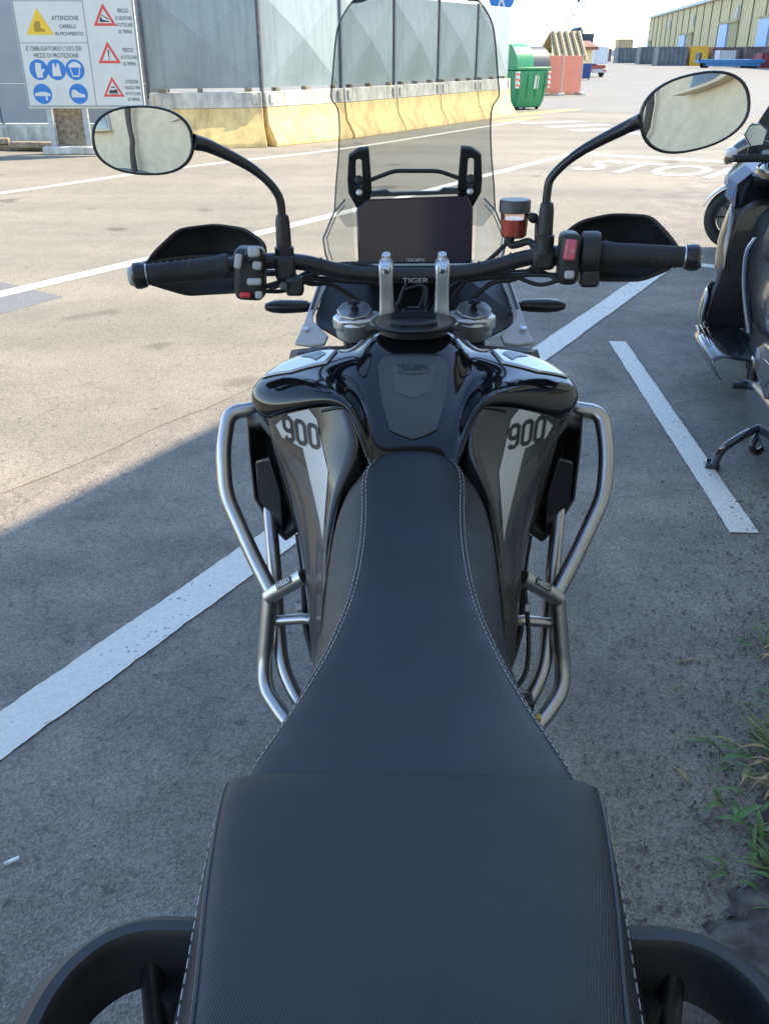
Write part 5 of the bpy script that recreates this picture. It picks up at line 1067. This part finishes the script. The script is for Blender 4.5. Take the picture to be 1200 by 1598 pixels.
# ------------------------------------------------------------------ scooters at the right edge
SGREY = mat('scooter_grey', (.03, .03, .032), .35, coat=.6, noise=.08, nscale=10); SBLK = mat('scooter_black', (.012, .012, .015), .16, coat=.8); SBR = mat('scooter_bronze', (.055, .048, .042), .28, metal=.4, coat=.7, noise=.06, nscale=8)
SVIN = mat('scooter_vinyl', (.013, .012, .013), .6, bump=.2, bscale=300); SSIL = mat('scooter_silver', (.06, .066, .078), .22, metal=.5, coat=.6, noise=.06, nscale=9); CHEAD = mat('lamp_glass', (.5, .5, .5), .08)
def scooter(loc, rz, lab, body, sil):
    o = empty('scooter', loc, rz, lab, 'scooter', 'scooters parked along the building')
    def sec(y, w_, z0, z1, r=.55): return [Vector((x * w_, y, z0 + (z1 - z0) * f)) for x, f in ((-.7, 0), (-1, .25), (-.95, .75), (-.6, 1), (.6, 1), (.95, .75), (1, .25), (.7, 0))]
    # rear body and silver side panels
    V, F = loft([sec(-1.05, .10, .62, .78), sec(-.85, .19, .44, .80), sec(-.5, .24, .36, .78), sec(-.15, .245, .34, .72), (sec(.0, .23, .30, .62))]); rb = mesh('rear_body', V, F, SGREY, o, smooth=True, subsurf=1)
    for s in (-1, 1):
        V, F = poly_prism([Vector((s * .235, y, z)) for y, z in ((-1.0, .52), (-.62, .47), (-.50, .42), (-.54, .33), (-.82, .30), (-1.02, .40))], (s * .03, 0, 0)); mesh('vent_panel', V, F, sil, rb, bevel=.012)
        V, F = poly_prism([Vector((s * .262, y, z)) for y, z in ((-.92, .45), (-.66, .42), (-.58, .38), (-.62, .35), (-.80, .34))], (s * .006, 0, 0)); mesh('vent', V, F, SBLK, rb, bevel=.002)
        V, F = poly_prism([Vector((s * .215, y, z)) for y, z in ((-1.1, .38), (-.9, .33), (-.60, .30), (-.45, .26), (-.48, .16), (-.7, .11), (-1.05, .16))], (s * .05, 0, 0)); mesh('belly_panel', V, F, sil, rb, bevel=.025)
        tubeo('grab_handle', smooth_path([(s * .12, -1.15, .86), (s * .19, -1.05, .86), (s * .2, -.8, .84), (s * .18, -.65, .80)], 5), .016, SBLK, rb, 10)
        pg = tubeo('foot_peg', [(s * .22, -.46, .24), (s * .32, -.46, .235)], .02, SBLK, o, 12); boxo('peg_bracket', (s * .235, -.42, .29), (.04, .10, .11), SBLK, pg, bevel=.01)
        # front fairing shell: leg shield side, lower nose, floorboard edge
        V, F = loft([[Vector((s * x, y, z)) for x, y, z in r] for r in ([(.10, .95, .80), (.24, .80, .83), (.285, .66, .80), (.26, .58, .78)], [(.10, 1.10, .66), (.27, .86, .70), (.325, .62, .66), (.27, .52, .66)], [(.10, 1.18, .55), (.28, .86, .56), (.335, .60, .53), (.28, .50, .52)], [(.10, 1.16, .45), (.26, .84, .44), (.31, .58, .43), (.27, .48, .42)])], closed=False, cap=False)
        ls = mesh('leg_shield', V, F, body, o, smooth=True, subsurf=1, solid=.012)
        V, F = loft([[Vector((s * x, y, z)) for x, y, z in r] for r in ([(.12, .9, .45), (.30, .66, .44), (.37, .46, .43), (.34, .36, .44)], [(.12, .9, .30), (.33, .62, .33), (.415, .40, .33), (.38, .28, .33)], [(.12, .85, .22), (.33, .55, .24), (.40, .34, .24), (.38, .20, .25)])], closed=False, cap=False)
        mesh('lower_shield', V, F, SBLK, o, smooth=True, subsurf=1, solid=.012)
        V, F = loft([[Vector((s * x, y, z)) for x, y, z in r] for r in ([(.14, .50, .26), (.40, .36, .25), (.42, .30, .22), (.30, .30, .15)], [(.14, .1, .24), (.42, .10, .31), (.445, .06, .26), (.33, .06, .14)], [(.14, -.25, .24), (.36, -.18, .28), (.37, -.22, .22), (.28, -.22, .12)])], closed=False, cap=False)
        mesh('floorboard', V, F, SBLK, o, smooth=True, subsurf=1, solid=.01)
        for k in range(3): tubeo('tread_strip', [(s * (.36 + k * .022), .28 - k * .02, .29), (s * (.37 + k * .022), .02, .312)], .006, CHROME, o, 6)
        V, F = loft([[Vector((s * x, y, z)) for x, y, z in r] for r in ([(.05, .66, .86), (.16, .64, .85), (.27, .60, .80)], [(.05, .60, .55), (.18, .56, .54), (.30, .54, .50)], [(.05, .54, .40), (.2, .50, .40), (.35, .40, .40)], [(.05, .50, .22), (.22, .44, .22), (.39, .30, .24)])], closed=False, cap=False)
        mesh('inner_shield', V, F, body, o, smooth=True, subsurf=1, solid=.01)
        tubeo('side_trim', smooth_path([(s * .245, .05, .74), (s * .285, -.05, .70), (s * .29, -.14, .60), (s * .275, -.20, .50), (s * .25, -.25, .40)], 5), [.012] * 21, sil, o, 10)
        # hand shield with storage recess
        V, F = loft([[Vector((s * x, y, z)) for x, y, z in r] for r in ([(.06, 1.02, .97), (.20, .95, .955), (.285, .85, .90), (.305, .72, .83)], [(.06, .90, .94), (.17, .86, .93), (.25, .76, .88), (.285, .66, .82)], [(.06, .78, .82), (.17, .70, .80), (.24, .64, .79), (.27, .60, .79)])], closed=False, cap=False)
        mesh('glove_recess', V, F, SBLK, o, smooth=False, solid=.01)
        # handlebar side and mirror
        gp = tubeo('grip', [(s * .10, .64, 1.02), (s * .20, .63, 1.022), (s * .315, .60, 1.02)], [.018, .019, .018], RUBBER, o, 14)
        tubeo('brake_lever', smooth_path([(s * .12, .69, 1.02), (s * .22, .70, 1.015), (s * .31, .67, 1.01)], 4), .006, SBLK, gp, 8)
        c_ = Vector((s * .235, .58, 1.128)); P = [c_ + Vector((s * x, 0, z)) for x, z in ((.052, .0), (.035, .045), (-.015, .053), (-.052, .025), (-.045, -.045), (.012, -.055))]
        V, F = loft([[c_ + (p - c_) * k + Vector((0, y, 0)) for p in P] for k, y in ((.92, -.002), (1, 0), (1, .015), (.6, .04), (.2, .045))]); mr = mesh('mirror', V, F, SBLK, o, bevel=.006)
        V, F = poly_prism([c_ + (p - c_) * .87 + Vector((0, -.0045, 0)) for p in P], (0, .002, 0)); mesh('mirror_glass', V, F, MIRROR, mr); tubeo('stem', smooth_path([c_ + Vector((-s * .02, .03, -.02)), Vector((s * .14, .70, 1.08)), Vector((s * .10, .74, 1.04))], 4), .008, SBLK, mr, 8)
    V, F = loft([sec(-1.0, .14, .76, .90), sec(-.75, .20, .72, .97), (sec(-.45, .23, .70, .96)), sec(-.1, .24, .62, .92), sec(.15, .21, .60, .88), sec(.32, .13, .60, .80)]); st = mesh('seat', V, F, SVIN, o, smooth=True, subsurf=1)
    V, F = loft([sec(-.1, .22, .26, .64), sec(.2, .17, .26, .64), sec(.45, .15, .26, .70), sec(.62, .20, .3, .84), sec(.70, .22, .3, .86)]); mesh('centre_tunnel', V, F, SVIN, o, smooth=True, subsurf=1)
    V, F = loft([sec(.50, .13, .90, 1.02), sec(.66, .19, .88, 1.05), sec(.85, .20, .84, 1.0), sec(1.05, .13, .72, .90), sec(1.2, .05, .62, .76)]); mesh('front_cowl', V, F, SBLK, o, smooth=True, subsurf=1)
    V, F = loft([[Vector((x, .92 + y, z)) for x, y in ((-w_, -.06), (-w_ * .5, .02), (0, .04), (w_ * .5, .02), (w_, -.06))] for z, w_ in ((.98, .22), (1.15, .21), (1.30, .15), (1.36, .08))], closed=False, cap=False)
    mesh('windscreen', [v + Vector((0, -(v.z - .98) * .45, 0)) for v in V], F, CLEAR, o, smooth=True, solid=.003)
    boxo('headlight', (0, 1.13, .76), (.2, .1, .08), CHEAD, o, bevel=.03)
    wf = wheel(1.02, .25, .11, 'front_wheel', o, 8, .68); wr = wheel(-.72, .25, .13, 'rear_wheel', o, 8, .68)
    V, F = loft([[Vector((math.sin(a) * .07, 1.02 + math.cos(b) * .285, .25 + math.sin(b) * .285 + math.cos(a) * .015 - .015)) for a in (-1.5, -.7, 0, .7, 1.5)] for b in [R(20 + 20 * k) for k in range(8)]], closed=False, cap=False); mesh('front_mudguard', V, F, sil, o, smooth=True, solid=.004)
    tubeo('exhaust', [(.2, -.2, .26), (.26, -.6, .30), (.27, -1.0, .36)], [.04, .06, .055], BLACKS, o, 16)
    sn = tubeo('side_stand', fillet([(-.24, -.80, .19), (-.32, -.875, .175), (-.395, -.90, .12), (-.40, -.83, .015)], .04, 6), .016, SBLK, o, 12)
    boxo('stand_foot', (-.405, -.81, .014), (.055, .06, .022), SBLK, sn, bevel=.006)
    tubeo('stand_hook', smooth_path([(-.24, -.80, .18), (-.28, -.86, .13), (-.255, -.84, .09), (-.22, -.82, .11)], 5), .013, SBLK, sn, 10)
    V, F = join([box((0, -.45, .27), (.36, 1.1, .28)), box((0, .25, .24), (.30, .5, .16))]); mesh('engine_case', V, F, BLACK, o, bevel=.03)
    boxo('tail_light', (0, -1.08, .70), (.16, .06, .07), REFL, o, bevel=.02)
    return o
scooter((1.745, 4.0, 0), R(-10), 'dark maxi scooter with bronze leg shield parked next to the motorcycle', SBR, SSIL)
PALE = mat('pale_scooter_paint', (.42, .41, .38), .3, coat=.6, noise=.05, nscale=6)
scooter((3.66, 7.50, 0), R(75), 'pale grey scooter behind the dark one, mostly its front wheel showing', PALE, PALE)

# ------------------------------------------------------------------ weeds along the soil edge
LEAF = mat('weed_leaf', (.045, .11, .03), .55, col2=(.10, .19, .055), nscale=30, spec=.4); DRY = mat('dry_straw', (.30, .22, .11), .8, noise=.3, nscale=40); STEM = mat('weed_stem', (.16, .19, .07), .7)
def weed(x, y, n, lab, hgt=.14, dry=.25, wide=.010):
    o = empty('weed', (x, y, .01), random.uniform(0, 6), lab, 'weed', 'weeds along the soil edge')
    bl = [([], []), ([], [])]; stp = []
    for k in range(n):
        a = random.uniform(0, 2 * math.pi); L_ = hgt * random.uniform(.5, 1.3); d = Vector((math.cos(a), math.sin(a), 0)); w_ = wide * random.uniform(.6, 1.3); base = d * random.uniform(0, .05) + Vector((random.uniform(-.05, .05), random.uniform(-.05, .05), 0))
        lift = random.uniform(.35, 1.3); sd_ = Vector((-d.y, d.x, 0)); rows = []
        for i in range(6):
            t_ = i / 5; p = base + d * L_ * t_ * .9 + Vector((0, 0, L_ * lift * (t_ - .75 * t_ * t_))); ww = w_ * math.sin(math.pi * min(.98, .12 + t_ * .88)) ; rows.append((p - sd_ * ww + Vector((0, 0, .3 * ww)), p, p + sd_ * ww + Vector((0, 0, .3 * ww))))
        V, F = bl[1 if random.random() < dry else 0]; n0 = len(V)
        for r_ in rows: V += r_
        for i in range(5):
            for j in range(2): q = n0 + i * 3 + j; F.append((q, q + 1, q + 4, q + 3))
        if k % 3 == 0: stp.append(tube([base, base + d * L_ * .4 + Vector((0, 0, L_ * .5)), base + d * L_ * 1.2 + Vector((0, 0, L_ * .45))], [.0018, .0014, .0008], 5))
    mesh('leaves', *bl[0], LEAF, o, smooth=True)
    if bl[1][0]: mesh('dry_leaves', *bl[1], DRY, o, smooth=True)
    if stp: mesh('stems', *join(stp), STEM, o, smooth=True)
    return o
for x, y, n, lab, h, dr, wi in ((1.0, 2.02, 30, 'small yellowing weed tuft at the far end of the soil edge', .08, .5, .004), (.79, 1.565, 12, 'sprawling weed with long pale stalks at the middle of the soil edge', .14, .35, .005), (.88, 1.60, 44, 'dense grass tuft right behind the sprawling weed', .12, .35, .0045), (.72, 1.43, 7, 'broad-leaved weed creeping over the asphalt', .09, .1, .007),
                             (.84, 1.50, 34, 'grass tuft with brown dead blades in the middle of the edge', .11, .6, .004), (.71, 1.29, 6, 'few bright broad leaves lying on dark soil', .08, .0, .008), (.76, 1.24, 12, 'nearest leafy weed beside the grab rail', .10, .15, .006), (.97, 1.80, 18, 'dark grass tuft between the yellow tuft and the sprawling weed', .09, .3, .004), (1.02, 1.66, 40, 'tall grass behind the other weeds at the wall foot', .15, .3, .005)):
    weed(x + .03, y, int(n * 1.7), lab, h * .85, dr, wi)
# twigs and a cigarette end
for k, (x, y, L_, a) in enumerate(((.70, 1.86, .06, 40), (.78, 1.98, .11, 10), (.63, 1.55, .05, 120))):
    q = Vector((math.cos(R(a)), math.sin(R(a)), 0)) * L_ / 2; c_ = Vector((x, y, .006))
    t_ = tubeo('twig', [c_ - q, c_ + Vector((.004, .003, .004)), c_ + q], [.0018, .002, .001], DRY, None, 6)
    tag(t_, ['short straw-coloured twig on the asphalt beside the weeds', 'longest dry twig near the yellowing tuft', 'bent little twig close to the seat'][k], 'twig', 'dry twigs')
ce = empty('cigarette_end', (-.800, 1.255, .009), R(35), 'white cigarette end on the asphalt at the left edge', 'litter')
latheo('paper', (-.011, 0, 0), (1, 0, 0), [(0, .0042), (.021, .0042), (.0215, .003)], mat('cigarette_white', (.8, .8, .78), .7), ce, 12); latheo('filter', (-.019, 0, 0), (1, 0, 0), [(0, .004), (.0078, .0043)], mat('cigarette_filter', (.62, .6, .56), .8), ce, 12)
